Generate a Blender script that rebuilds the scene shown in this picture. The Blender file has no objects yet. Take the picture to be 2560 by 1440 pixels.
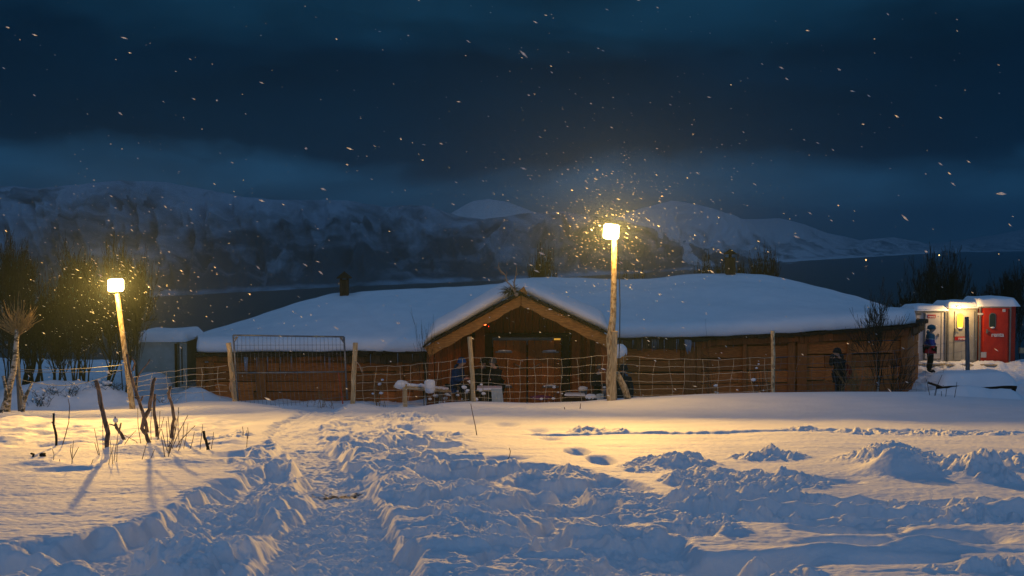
import bpy, bmesh, math, random
import numpy as np
from mathutils import Vector, Matrix

# ------------------------------------------------------------------ camera, world, exposure
random.seed(7)
W_, H_, F = 2560.0, 1440.0, 2745.0
PITCH = math.atan(120.0 / F)
CP, SP = math.cos(PITCH), math.sin(PITCH)
scene = bpy.context.scene
COL = scene.collection

cam_data = bpy.data.cameras.new("camera")
cam = bpy.data.objects.new("camera", cam_data)
COL.objects.link(cam)
cam.location = (0, 0, 0)
cam.rotation_euler = (math.pi / 2 - PITCH, 0, 0)
cam_data.sensor_width = 36.0
cam_data.lens = 36.0 * F / W_
cam_data.clip_start = 0.1
cam_data.clip_end = 20000
cam_data.dof.use_dof = True
cam_data.dof.focus_distance = 17.0
cam_data.dof.aperture_fstop = 10.0
scene.camera = cam

scene.view_settings.view_transform = 'Standard'
scene.view_settings.look = 'None'
scene.view_settings.exposure = 0.0
scene.view_settings.gamma = 1.0
scene.view_settings.use_curve_mapping = False
scene.cycles.use_denoising = True
scene.cycles.max_bounces = 5
scene.cycles.diffuse_bounces = 3
scene.cycles.volume_bounces = 0
scene.cycles.sample_clamp_indirect = 4.0
scene.cycles.caustics_reflective = False
scene.cycles.caustics_refractive = False

world = bpy.data.worlds.new("World")
scene.world = world
world.use_nodes = True
wn, wl = world.node_tree.nodes, world.node_tree.links
for n in list(wn): wn.remove(n)
def wnode(t, **kw):
    n = wn.new(t)
    for k, v in kw.items(): setattr(n, k, v)
    return n
wtc = wnode('ShaderNodeTexCoord')
wsep = wnode('ShaderNodeSeparateXYZ'); wl.new(wtc.outputs['Generated'], wsep.inputs[0])
wmap = wnode('ShaderNodeMapping'); wmap.inputs['Scale'].default_value = (3.6, 3.6, 9.0)
wmap.inputs['Location'].default_value = (1.7, 0.4, 0.35)
wl.new(wtc.outputs['Generated'], wmap.inputs[0])
wno = wnode('ShaderNodeTexNoise'); wno.inputs['Scale'].default_value = 1.0; wno.inputs['Detail'].default_value = 6; wno.inputs['Roughness'].default_value = 0.55; wno.inputs['Distortion'].default_value = .4
wl.new(wmap.outputs[0], wno.inputs['Vector'])
w1 = wnode('ShaderNodeMath', operation='MULTIPLY_ADD')      # z + (noise-.5)*k
wl.new(wno.outputs['Fac'], w1.inputs[0]); w1.inputs[1].default_value = 0.15; 
wsub = wnode('ShaderNodeMath', operation='SUBTRACT'); wl.new(wsep.outputs['Z'], wsub.inputs[0]); wx2 = wnode('ShaderNodeMath', operation='MULTIPLY'); wl.new(wsep.outputs['X'], wx2.inputs[0]); wl.new(wsep.outputs['X'], wx2.inputs[1])
wx3 = wnode('ShaderNodeMath', operation='MULTIPLY_ADD'); wl.new(wx2.outputs[0], wx3.inputs[0]); wx3.inputs[1].default_value = .13; wx3.inputs[2].default_value = .075; wl.new(wx3.outputs[0], wsub.inputs[1])
wl.new(wsub.outputs[0], w1.inputs[2])
wr = wnode('ShaderNodeValToRGB'); wl.new(w1.outputs[0], wr.inputs[0])
cr = wr.color_ramp
stops = [(0.0, (.010, .052, .115)), (0.030, (.015, .072, .152)), (0.056, (.011, .058, .126)), (0.080, (.0001, .0062, .016)),
         (0.15, (.0001, .0058, .016)), (0.21, (.003, .026, .056)), (0.35, (.007, .030, .062)), (0.6, (.026, .070, .152)), (1.0, (.046, .115, .240))]
while len(cr.elements) < len(stops): cr.elements.new(0.5)
for e, (p, c) in zip(cr.elements, stops): e.position = p; e.color = (*c, 1)
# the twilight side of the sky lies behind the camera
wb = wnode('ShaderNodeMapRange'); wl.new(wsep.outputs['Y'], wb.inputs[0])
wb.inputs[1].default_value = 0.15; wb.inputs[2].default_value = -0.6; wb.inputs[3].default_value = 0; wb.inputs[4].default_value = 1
wm2 = wnode('ShaderNodeMapping'); wm2.inputs['Scale'].default_value = (2.2, 2.2, 7.5); wm2.inputs['Location'].default_value = (4.1, 2.2, 1.3); wl.new(wtc.outputs['Generated'], wm2.inputs[0])
wn2 = wnode('ShaderNodeTexNoise'); wn2.inputs['Scale'].default_value = 1.6; wn2.inputs['Detail'].default_value = 5; wn2.inputs['Distortion'].default_value = .5; wl.new(wm2.outputs[0], wn2.inputs['Vector'])
wmr = wnode('ShaderNodeMapRange'); wl.new(wn2.outputs['Fac'], wmr.inputs[0]); wmr.inputs[1].default_value = .32; wmr.inputs[2].default_value = .70; wmr.inputs[3].default_value = .55; wmr.inputs[4].default_value = 1.7
wsc = wnode('ShaderNodeVectorMath', operation='SCALE'); wl.new(wr.outputs[0], wsc.inputs[0]); wl.new(wmr.outputs[0], wsc.inputs['Scale'])
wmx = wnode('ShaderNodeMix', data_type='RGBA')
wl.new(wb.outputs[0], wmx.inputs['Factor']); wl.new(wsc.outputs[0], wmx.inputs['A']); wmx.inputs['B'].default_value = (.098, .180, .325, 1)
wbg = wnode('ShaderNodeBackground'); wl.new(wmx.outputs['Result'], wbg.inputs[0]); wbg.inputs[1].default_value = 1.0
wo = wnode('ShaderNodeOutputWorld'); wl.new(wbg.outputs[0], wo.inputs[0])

# ------------------------------------------------------------------ projection helpers
def ray(px, py):
    v = 720.0 - py
    return ((px - 1280.0), F * CP + v * SP, v * CP - F * SP)
def at(px, py, Y):
    r = ray(px, py); k = Y / r[1]
    return Vector((r[0] * k, Y, r[2] * k))
def zat(py, Y): return at(1280, py, Y).z
G0, G1 = -1.12, 0.106
def gbase(Y): return G0 - G1 * Y
def Yof(py):
    r = ray(1280, py); d = -r[2] / r[1]
    return -G0 / (d - G1)
def to_px(X, Y, Z):
    yc = CP * Y - SP * Z; zc = SP * Y + CP * Z
    return 1280 + F * X / yc, 720 - F * zc / yc

# ------------------------------------------------------------------ numpy noise
_P = np.random.RandomState(3).permutation(4096).astype(np.int64)
_R = np.random.RandomState(5).rand(4096)
_A = np.random.RandomState(9).rand(4096) * 2 * np.pi
_GX, _GY = np.cos(_A), np.sin(_A)
def _h(i, j, s=0): return _P[(_P[(i + s * 131) & 4095] + j) & 4095]
def perlin(x, y, s=0):
    xi = np.floor(x).astype(np.int64); yi = np.floor(y).astype(np.int64)
    xf = x - xi; yf = y - yi
    u = xf * xf * xf * (xf * (xf * 6 - 15) + 10); v = yf * yf * yf * (yf * (yf * 6 - 15) + 10)
    def g(a, b):
        h = _h(xi + a, yi + b, s); return _GX[h] * (xf - a) + _GY[h] * (yf - b)
    n0 = g(0, 0) * (1 - u) + g(1, 0) * u; n1 = g(0, 1) * (1 - u) + g(1, 1) * u
    return (n0 * (1 - v) + n1 * v) * 1.5
def fbm(x, y, o=4, s=0, r=0.5):
    t = 0; a = 1; f = 1
    for k in range(o):
        t = t + a * perlin(x * f, y * f, s + k); a *= r; f *= 2.03
    return t
def ridged(x, y, o=4, s=0):
    t = 0; a = 1; f = 1
    for k in range(o):
        t = t + a * (1 - np.abs(perlin(x * f, y * f, s + k)) * 2.2); a *= .5; f *= 2.1
    return t / 1.8
def worley(x, y, s=0):
    xi = np.floor(x).astype(np.int64); yi = np.floor(y).astype(np.int64)
    f1 = np.full(x.shape, 9.0); f2 = np.full(x.shape, 9.0); idv = np.zeros(x.shape)
    for a in (-1, 0, 1):
        for b in (-1, 0, 1):
            h = _h(xi + a, yi + b, s)
            dx = xi + a + _R[h] - x; dy = yi + b + _R[(h * 7 + 13) & 4095] - y
            d = np.sqrt(dx * dx + dy * dy); r = _R[(h * 3 + 101) & 4095]
            closer = d < f1
            f2 = np.where(closer, f1, np.minimum(f2, d)); idv = np.where(closer, r, idv); f1 = np.where(closer, d, f1)
    return f1, f2, idv
def sstep(a, b, x):
    t = np.clip((x - a) / (b - a), 0, 1); return t * t * (3 - 2 * t)

# ------------------------------------------------------------------ ground height
PATH = np.array([(1440, 640, 1010), (1380, 660, 1000), (1300, 715, 985), (1240, 770, 935), (1200, 765, 905), (1150, 725, 880),
                 (1110, 690, 830), (1080, 660, 810), (1060, 690, 810), (1045, 735, 850), (1030, 760, 870), (1010, 770, 875)], float)[::-1]
RCH = np.array([(1030, 900), (1060, 1010), (1085, 1150), (1110, 1180), (1150, 1215), (1185, 1480), (1220, 1640), (1260, 1680), (1320, 1700), (1380, 1720), (1440, 1950)], float)
LCH = np.array([(1030, 760), (1090, 680), (1115, 640), (1135, 600), (1200, 585), (1235, 430), (1300, 390), (1340, 180), (1375, -60), (1440, -200)], float)
CREST = np.array([(-600, 1030), (0, 1026), (150, 1030), (330, 1014), (480, 1004), (590, 1004), (690, 1016), (760, 1040), (830, 1038), (870, 1010), (895, 1008), (960, 1019), (1040, 1018), (1110, 1008),
                  (1180, 1004), (1330, 1008), (1460, 1004), (1535, 997), (1620, 993), (1750, 986), (1900, 982), (2100, 980), (2300, 980), (2420, 992), (2560, 1000), (3200, 1000)], float)
# smooth hollows / bumps: px, py, half width px, half height px, depth (m, + = up)
DENTS = [(1442, 1124, 26, 9, -.13), (1504, 1146, 28, 10, -.15), (1375, 1090, 26, 5, -.06), (1345, 1071, 24, 4, -.05), (1265, 1059, 28, 4, -.06), (1185, 1055, 24, 4, -.05),
         (1130, 1050, 26, 4, -.05), (1160, 1078, 22, 4, -.05), (1250, 1145, 60, 7, -.10), (1040, 1068, 30, 5, -.08), (960, 1085, 26, 6, -.08),
         (2130, 1318, 120, 11, -.17), (2150, 1358, 110, 13, -.17), (2400, 1345, 110, 17, -.14), (2080, 1205, 75, 6, -.07), (1890, 1225, 80, 5, -.05), (1850, 1395, 170, 16, -.15),
         (1960, 1297, 95, 7, -.1), (1740, 1325, 60, 12, -.13), (2250, 1400, 130, 9, -.08), (2060, 1380, 150, 8, .06), (2300, 1372, 120, 7, .07),
         (62, 1066, 22, 5, -.07), (135, 1075, 30, 5, -.08), (180, 1062, 26, 5, -.07), (100, 1108, 70, 8, -.08), (50, 1050, 45, 6, .08), (230, 1090, 60, 5, -.05),
         (570, 1135, 40, 7, -.12), (330, 1128, 90, 9, .10), (430, 1160, 120, 8, .07), (90, 1165, 60, 6, .05), (20, 1385, 60, 8, -.1), (150, 1180, 70, 6, -.06),
         (700, 1033, 60, 6, .06), (790, 1070, 40, 6, .05), (560, 1060, 50, 5, -.04), (640, 1048, 60, 4, -.03), (450, 1058, 40, 4, -.04), (2260, 1170, 140, 17, .22), (2200, 1150, 60, 11, .12), (2250, 1190, 75, 9, .17),
         (2330, 1155, 60, 10, -.12), (2455, 1195, 60, 12, .22), (2545, 1165, 60, 14, .12), (1690, 1162, 70, 10, .12), (1930, 1145, 85, 6, .08), (2350, 1260, 200, 6, -.06), (1870, 1253, 200, 5, .05), (300, 1405, 150, 12, -.13), (120, 1440, 70, 14, .12), (60, 1420, 60, 8, .06)]
ROUGH = [(1690, 1160, 110, 16), (1930, 1147, 100, 8), (2250, 1170, 150, 26), (2460, 1195, 80, 18), (2540, 1165, 70, 20), (1950, 1205, 160, 20), (1780, 1205, 130, 30), (1720, 1290, 180, 40),
         (1850, 1255, 240, 10), (2250, 1264, 350, 8), (1950, 1285, 160, 8), (2400, 1290, 220, 7), (1600, 1170, 60, 14), (1900, 1430, 200, 30), (2000, 1078, 60, 4), (2330, 1086, 260, 6), (1500, 1075, 90, 5),
         (1000, 1050, 110, 14), (880, 1060, 80, 16), (660, 1150, 60, 22), (560, 1090, 60, 10), (2460, 1430, 160, 12)]

def _ell(px, py, X, Y, hw, hh):
    Yc = Yof(py); Xc = (px - 1280) / F * Yc
    wx = hw / F * Yc; wy = max(0.12, abs(Yof(py - hh) - Yof(py + hh)) / 2)
    return ((X - Xc) / wx) ** 2 + ((Y - Yc) / wy) ** 2

def ground(X, Y):
    X = np.asarray(X, float); Y = np.asarray(Y, float)
    Ys = np.maximum(Y, 3.0)
    zb = gbase(Y)
    Zs = gbase(Ys)
    yc = CP * Ys - SP * Zs; zc = SP * Ys + CP * Zs
    px = 1280 + F * X / yc; py = 720 - F * zc / yc
    px = px + (60 * perlin(X * .9, Y * .9, 71) + 34 * perlin(X * 2.3, Y * 2.3, 74)) * np.clip(py - 1050, 0, 120) / 120 + 12 * perlin(X * 5, Y * 5, 72)
    front = 1 - sstep(25.5, 27.0, Y)
    # base plane -> crest at the fence -> flat yard -> slope to the fjord
    pc = 1280 + F * X / np.maximum(Y, 3)
    crest_z = np.interp(pc, CREST[:, 0], CREST[:, 1])
    r1 = F * CP + (720 - crest_z) * SP; r2 = (720 - crest_z) * CP - F * SP
    cz = r2 / r1 * 27.0
    d27 = cz - gbase(27.0)
    z = zb + d27 * np.exp(-((Y - 27.0) / 3.2) ** 2) * (Y < 27)
    yard = -5.03 + 0.10 * fbm(X * .35, Y * .35, 3, 11) + 0.05 * fbm(X * 1.6, Y * 1.6, 3, 12)
    yard = yard + 0.55 * np.exp(-((pc - 480) / 70) ** 2 - ((Y - 33.6) / 1.2) ** 2) + .35 * sstep(420, 250, pc) * sstep(36, 31, Y)
    bk = sstep(27.0, 29.4, Y)
    z = np.where(Y >= 27, (cz + 0.0) * (1 - bk) + yard * bk, z)
    z = np.where(Y > 46, yard - 0.17 * (Y - 46), z)
    # bank of snow on the far side of the gate and drifts
    for (bx, by, bY, wx, wy, hh) in [(1310, 0, 29.6, 1.0, .7, .36), (960, 0, 29.2, .9, .8, .38), (1040, 0, 30.0, .6, .6, .42), (880, 0, 30.2, .7, .6, .30), (700, 0, 30.3, 2.4, .8, .22), (1140, 0, 28.2, .55, .5, .30),
                                (1620, 0, 29.5, 1.0, .8, .42), (1720, 0, 29.8, 1.6, .8, .42), (1950, 0, 29.9, 2.5, .8, .48), (2220, 0, 30, 2.0, .8, .5), (2450, 0, 29.5, 2.1, .8, .94), (520, 0, 29.8, 1.6, .9, .3),
                                (2532, 0, 29.6, .5, .5, .22), (250, 0, 30.5, 2.2, 1.0, .5), (60, 0, 31, 2.2, 1.2, .45), (1012, 0, 29.0, .35, .3, .30)]:
        bX = (bx - 1280) / F * bY
        z = z + hh * np.exp(-((X - bX) / wx) ** 2 - ((Y - bY) / wy) ** 2)
    # snow in front of the toilets, trodden
    tr = sstep(2240, 2330, pc) * sstep(36, 39, Y) * (1 - sstep(47, 49, Y))
    z = z + tr * (0.10 * fbm(X * 2.2, Y * 2.2, 4, 21) + .18 * np.exp(-((Y - 43.6) / .5) ** 2))
    # gentle wind-shaped undulation of the near field
    z = z + front * (0.05 * fbm(X * .22, Y * .16, 3, 31) + 0.012 * fbm(X * .9, Y * 1.7, 3, 32))
    z = z + front * .006 * ridged(X * 1.4 + Y * .4, Y * 5.5, 2, 33) * sstep(9, 5, Y)
    # trodden path and churned snow on both sides
    pl = np.interp(py, PATH[:, 0], PATH[:, 1]); pr = np.interp(py, PATH[:, 0], PATH[:, 2])
    rc = np.interp(py, RCH[:, 0], RCH[:, 1]); lc = np.interp(py, LCH[:, 0], LCH[:, 1])
    ed = 10 + 16 * np.clip((py - 1040) / 400, 0, 1)
    inp = sstep(pl - ed, pl + ed, px) * sstep(pr + ed, pr - ed, px) * sstep(1005, 1030, py)
    inc = sstep(lc - 2.2 * ed, lc + 2 * ed, px) * sstep(rc + 2 * ed, rc - 1.6 * ed, px) * sstep(1030, 1058, py)
    fade = sstep(1020, 1150, py)
    z = z - front * inc * .005 - front * inp * (0.03 + .10 * fade)
    inw = sstep(pl - 2.2 * ed, pl + .3 * ed, px) * sstep(pr + 2.2 * ed, pr - .3 * ed, px)
    chm = inc * (1 - .75 * inw) * (1 - inp) * (.72 + .28 * sstep(1650, 1250, px)) * front * (1 - .9 * np.exp(-_ell(850, 1212, X, Y, 105, 34)))
    rough = np.zeros_like(z)
    for (a, b, c, d) in ROUGH:
        rough = np.maximum(rough, 1 - sstep(.35, 1.15, _ell(a, b, X, Y, c, d) + .5 * perlin(X * 2, Y * 2, 44)))
    rough = rough * front
    wx = X + .16 * fbm(X * 2.1, Y * 2.1, 3, 51); wy = Y + .16 * fbm(X * 2.1, Y * 2.1, 3, 55)
    f1, f2, idv = worley(wx * 1.55, wy * 1.15, 1)
    blk = (idv - .38) * sstep(0, .16, f2 - f1)
    g1, g2, idw = worley(wx * 3.6, wy * 3.0, 2)
    blk2 = (idw - .4) * sstep(0, .22, g2 - g1)
    k1, k2, idk = worley(X * 9 + .3 * perlin(X * 9, Y * 9, 60), Y * 9, 3)
    crumb = np.sqrt(np.clip(.45 - k1, 0, 1)) * (idk > .45)
    rid = ridged(X * 2.4, Y * 2.4, 4, 61)
    size = .55 + .45 * fade
    # old surface punched by soft boot holes and trenches, rounded clods piled between them
    n1 = perlin(wx * 1.15, wy * .9, 80) + .30 * perlin(wx * 2.9, wy * 2.5, 81)
    n2 = perlin(wx * 2.4 + 7, wy * 2.0, 82) + .25 * perlin(wx * 5, wy * 5, 83)
    pit = sstep(.02, -.34, n1); pit2 = sstep(-.08, -.34, n2)
    bil = np.abs(perlin(wx * 2.6, wy * 2.3, 85)); bil2 = np.abs(perlin(wx * 6.1, wy * 5.6, 86)); bil3 = np.abs(perlin(X * 14, Y * 13, 87)); bil4 = np.abs(perlin(X * 29, Y * 27, 88))
    clod = .10 * bil + .055 * bil2 + .034 * bil3 + .016 * bil4
    cm = sstep(-.25, .25, perlin(X * .9 + 3, Y * .8, 89)); cm = .35 + .65 * cm
    z = z + .85 * chm * size * (-.17 * pit - .075 * pit2 * (1 - pit) + clod * cm + .022 * crumb * sstep(.1, .5, perlin(X * 1.7, Y * 1.7, 84)) + .05 * sstep(.25, .6, n1) + .03 * blk * (1 - pit) - .012)
    z = z + rough * (1 - inc) * (clod * 1.1 + .025 * crumb + .03 * blk - .05)
    # path floor: small broken lumps and boot marks
    z = z + inp * front * (.45 + .55 * sstep(1120, 1260, py)) * (.030 * crumb + .030 * (ridged(X * 4, Y * 7, 4, 66) - .5) + .016 * fbm(X * 9, Y * 16, 3, 67) + .03 * bil2 + .012 * bil3)
    # softer lumps left at the back
    lm = sstep(640, 560, px) * sstep(1036, 1046, py) * sstep(1125, 1105, py) * front
    z = z + lm * .055 * fbm(X * 1.5, Y * 1.0, 3, 68)
    for (a, b, c, d, h) in DENTS:
        e = _ell(a, b, X, Y, c, d)
        z = z + h * (np.exp(-e * e * .9) if h < 0 else np.exp(-e * 1.1)) * (Y < 26)
    # two straight sledge ruts and a thin ski line across the right half
    for (y0, x0, w, dep) in [(1262, 1640, .10, .07), (1284, 1750, .13, .09), (1082, 1330, .10, .035), (1300, 1950, .10, .05)]:
        Yl = Yof(y0) + .12 * fbm(X * .5, 0 * X + y0, 3, 69) + (px - 2000) * (-.00012)
        m = sstep(x0 - 60, x0 + 60, px)
        z = z - m * dep * np.exp(-((Y - Yl) / w) ** 2) + m * dep * .6 * (1 + .8 * perlin(X * 7, Y * 7, 70)) * np.exp(-((Y - Yl - w * 1.5) / (w * .7)) ** 2) + m * .5 * dep * crumb * np.exp(-((Y - Yl) / (w * 2)) ** 2)
    fl = .93 * np.exp(-_ell(850, 1210, X, Y, 95, 30) ** 2); z = z * (1 - fl) + fl * (gbase(Y) - .13 + .035 * bil2 + .03 * bil3)
    z = z + front * .0035 * fbm(X * 14, Y * 14, 2, 73)
    return z
def gz(x, y): return float(ground(np.array([x]), np.array([y]))[0])

# ------------------------------------------------------------------ materials
def new_mat(name):
    m = bpy.data.materials.new(name); m.use_nodes = True
    nt = m.node_tree; b = nt.nodes['Principled BSDF']
    return m, nt, b
def mk(name, c1, c2=None, scale=6.0, stretch=(1, 1, 1), rough=.8, bump=.0, bscale=None, metallic=0.0, island=0.0, coord='Object', spec=.3, detail=5, lo=.35, hi=.65):
    m, nt, b = new_mat(name); N, L = nt.nodes, nt.links
    c2 = c2 or tuple(x * .75 for x in c1)
    tc = N.new('ShaderNodeTexCoord'); mp = N.new('ShaderNodeMapping'); mp.inputs['Scale'].default_value = stretch
    L.new(tc.outputs[coord], mp.inputs[0])
    no = N.new('ShaderNodeTexNoise'); no.inputs['Scale'].default_value = scale; no.inputs['Detail'].default_value = detail
    L.new(mp.outputs[0], no.inputs['Vector'])
    rp = N.new('ShaderNodeValToRGB'); rp.color_ramp.elements[0].position = lo; rp.color_ramp.elements[1].position = hi
    rp.color_ramp.elements[0].color = (*c2, 1); rp.color_ramp.elements[1].color = (*c1, 1)
    L.new(no.outputs['Fac'], rp.inputs[0]); out = rp.outputs[0]
    if island:
        ge = N.new('ShaderNodeNewGeometry'); mr = N.new('ShaderNodeMapRange'); L.new(ge.outputs['Random Per Island'], mr.inputs[0])
        mr.inputs[3].default_value = 1 - island; mr.inputs[4].default_value = 1 + island * .6
        hs = N.new('ShaderNodeHueSaturation'); L.new(mr.outputs[0], hs.inputs['Value']); L.new(out, hs.inputs['Color']); out = hs.outputs[0]
    L.new(out, b.inputs['Base Color'])
    b.inputs['Roughness'].default_value = rough; b.inputs['Metallic'].default_value = metallic; b.inputs['Specular IOR Level'].default_value = spec
    if bump:
        bp = N.new('ShaderNodeBump'); bp.inputs['Strength'].default_value = bump; bp.inputs['Distance'].default_value = .02
        n2 = N.new('ShaderNodeTexNoise'); n2.inputs['Scale'].default_value = bscale or scale * 2; n2.inputs['Detail'].default_value = 6
        L.new(mp.outputs[0], n2.inputs['Vector']); L.new(n2.outputs['Fac'], bp.inputs['Height']); L.new(bp.outputs[0], b.inputs['Normal'])
    return m
def glow(name, col, s):
    m, nt, b = new_mat(name)
    b.inputs['Base Color'].default_value = (*col, 1); b.inputs['Emission Color'].default_value = (*col, 1); b.inputs['Emission Strength'].default_value = s
    m.cycles.emission_sampling = 'NONE' if s < 40 else 'AUTO'
    return m

def snow_ground():
    m, nt, b = new_mat('snow_ground'); N, L = nt.nodes, nt.links
    tc = N.new('ShaderNodeTexCoord')
    no = N.new('ShaderNodeTexNoise'); no.inputs['Scale'].default_value = 1.2; no.inputs['Detail'].default_value = 6
    L.new(tc.outputs['Object'], no.inputs['Vector'])
    rp = N.new('ShaderNodeValToRGB'); rp.color_ramp.elements[0].position = .3; rp.color_ramp.elements[1].position = .7
    rp.color_ramp.elements[0].color = (.78, .80, .83, 1); rp.color_ramp.elements[1].color = (.86, .87, .89, 1)
    L.new(no.outputs['Fac'], rp.inputs[0])
    # bare earth showing through at one trodden spot of the path
    Yc = Yof(1213); Xc = (846 - 1280) / F * Yc
    mp = N.new('ShaderNodeMapping'); mp.vector_type = 'POINT'
    mp.inputs['Location'].default_value = (-Xc / .36, -Yc / .34, 0); mp.inputs['Scale'].default_value = (1 / .36, 1 / .34, 0)
    L.new(tc.outputs['Object'], mp.inputs[0])
    ln = N.new('ShaderNodeVectorMath'); ln.operation = 'LENGTH'; L.new(mp.outputs[0], ln.inputs[0])
    n2 = N.new('ShaderNodeTexNoise'); n2.inputs['Scale'].default_value = 9; n2.inputs['Detail'].default_value = 6; n2.inputs['Roughness'].default_value = .7
    L.new(tc.outputs['Object'], n2.inputs['Vector'])
    ad = N.new('ShaderNodeMath'); ad.operation = 'MULTIPLY_ADD'; L.new(n2.outputs['Fac'], ad.inputs[0]); ad.inputs[1].default_value = 3.2; L.new(ln.outputs['Value'], ad.inputs[2])
    mr = N.new('ShaderNodeMapRange'); L.new(ad.outputs[0], mr.inputs[0]); mr.inputs[1].default_value = 1.75; mr.inputs[2].default_value = 2.3; mr.inputs[3].default_value = 1; mr.inputs[4].default_value = 0
    mx = N.new('ShaderNodeMix'); mx.data_type = 'RGBA'; L.new(mr.outputs[0], mx.inputs['Factor']); L.new(rp.outputs[0], mx.inputs['A']); mx.inputs['B'].default_value = (.14, .105, .075, 1)
    L.new(mx.outputs['Result'], b.inputs['Base Color'])
    b.inputs['Roughness'].default_value = .75; b.inputs['Specular IOR Level'].default_value = .15
    bp = N.new('ShaderNodeBump'); bp.inputs['Strength'].default_value = .55; bp.inputs['Distance'].default_value = .012
    n3 = N.new('ShaderNodeTexNoise'); n3.inputs['Scale'].default_value = 22; n3.inputs['Detail'].default_value = 8; n3.inputs['Roughness'].default_value = .65
    L.new(tc.outputs['Object'], n3.inputs['Vector']); L.new(n3.outputs['Fac'], bp.inputs['Height']); L.new(bp.outputs[0], b.inputs['Normal'])
    return m

M = {}
M['ground'] = snow_ground()
M['snow'] = mk('snow', (.85, .86, .88), (.79, .81, .84), 2.0, rough=.7, bump=.25, bscale=14, spec=.15)
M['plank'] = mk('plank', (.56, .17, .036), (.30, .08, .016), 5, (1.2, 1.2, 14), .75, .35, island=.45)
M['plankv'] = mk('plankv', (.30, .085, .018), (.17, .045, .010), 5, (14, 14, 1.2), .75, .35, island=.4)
M['door'] = mk('door', (.40, .13, .030), (.22, .066, .015), 5, (14, 14, 1.2), .7, .3, island=.35)
M['barge'] = mk('barge', (.45, .215, .06), (.25, .11, .03), 4, (1.5, 8, 8), .75, .4)
M['dark'] = mk('dark_wood', (.045, .022, .012), (.02, .01, .006), 6, rough=.85)
M['shake'] = mk('shake', (.13, .065, .03), (.05, .025, .014), 6, (10, 10, 1), .85, .3, island=.5)
M['post'] = mk('post', (.62, .48, .28), (.36, .26, .14), 5, (8, 8, 1), .8, .5, bscale=14)
M['pole'] = mk('pole', (.56, .45, .28), (.26, .18, .10), 7, (3, 3, 1.2), .8, .6, bscale=16, lo=.4, hi=.56)
M['gpost'] = mk('grey_post', (.17, .17, .18), (.09, .09, .10), 6, (8, 8, 1), .85, .4)
M['bark'] = mk('bark', (.035, .026, .02), (.014, .011, .009), 12, rough=.9)
M['bark_lit'] = mk('bark_lamplit', (.30, .21, .11), (.14, .09, .05), 9, (3, 3, 1), .85, .4)  # copy of the bark with golden lamplight put into its colour
M['birch'] = mk('birch', (.42, .38, .33), (.06, .05, .04), 10, (1, 1, 2.5), .8, .3, lo=.42, hi=.55)
M['stub'] = mk('stub_bark', (.24, .17, .13), (.09, .06, .045), 10, (2, 2, 1), .85, .5, lo=.4, hi=.6)
M['wire'] = mk('wire', (.70, .62, .48), (.5, .42, .3), 20, rough=.5, spec=.5)
M['steel'] = mk('steel', (.22, .23, .25), (.12, .12, .14), 9, rough=.45, metallic=.7)
M['rope'] = mk('rope', (.45, .33, .24), rough=.9)
M['red_plastic'] = mk('red_plastic', (.45, .07, .03), rough=.5)
M['black'] = mk('black_cloth', (.020, .021, .026), (.010, .010, .014), 20, rough=.9)
M['skin'] = mk('skin', (.55, .34, .26), (.48, .28, .2), 9, rough=.6)
M['eye'] = mk('eye', (.02, .015, .012), rough=.3)
M['white_panel'] = mk('white_panel', (.52, .50, .50), (.44, .42, .42), 3, rough=.5, bump=.1)
M['grey_panel'] = mk('grey_panel', (.36, .35, .31), (.28, .27, .24), 4, rough=.5, bump=.1)
M['red_panel'] = mk('red_panel', (.50, .035, .012), (.40, .025, .010), 4, rough=.45, bump=.08)
M['trim'] = mk('trim', (.16, .165, .17), rough=.5)
M['container'] = mk('container_paint', (.48, .55, .53), (.38, .45, .43), 3, rough=.6, bump=.1)
M['ice'] = mk('ice', (.26, .30, .36), (.2, .24, .3), 12, rough=.25, spec=.6)
M['antler'] = mk('antler', (.34, .26, .2), (.22, .16, .12), 14, rough=.7)
M['cloth'] = mk('pale_cloth', (.50, .57, .58), (.4, .47, .48), 6, rough=.9)
M['straw'] = mk('straw', (.30, .19, .08), (.14, .09, .04), 14, rough=.9)
M['mask'] = mk('mask_cloth', (.5, .48, .46), rough=.9)
M['rail'] = mk('cable', (.01, .01, .01), rough=.6)
M['lens'] = glow('lamp_glass', (1, .80, .42), 14)
M['white_sign'] = mk('white_sign', (.72, .70, .72), rough=.6)
M['red_sign'] = mk('red_sign', (.42, .02, .02), rough=.5)
M['glass_dark'] = mk('window_glass', (.035, .05, .03), rough=.2, spec=.5)

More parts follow.
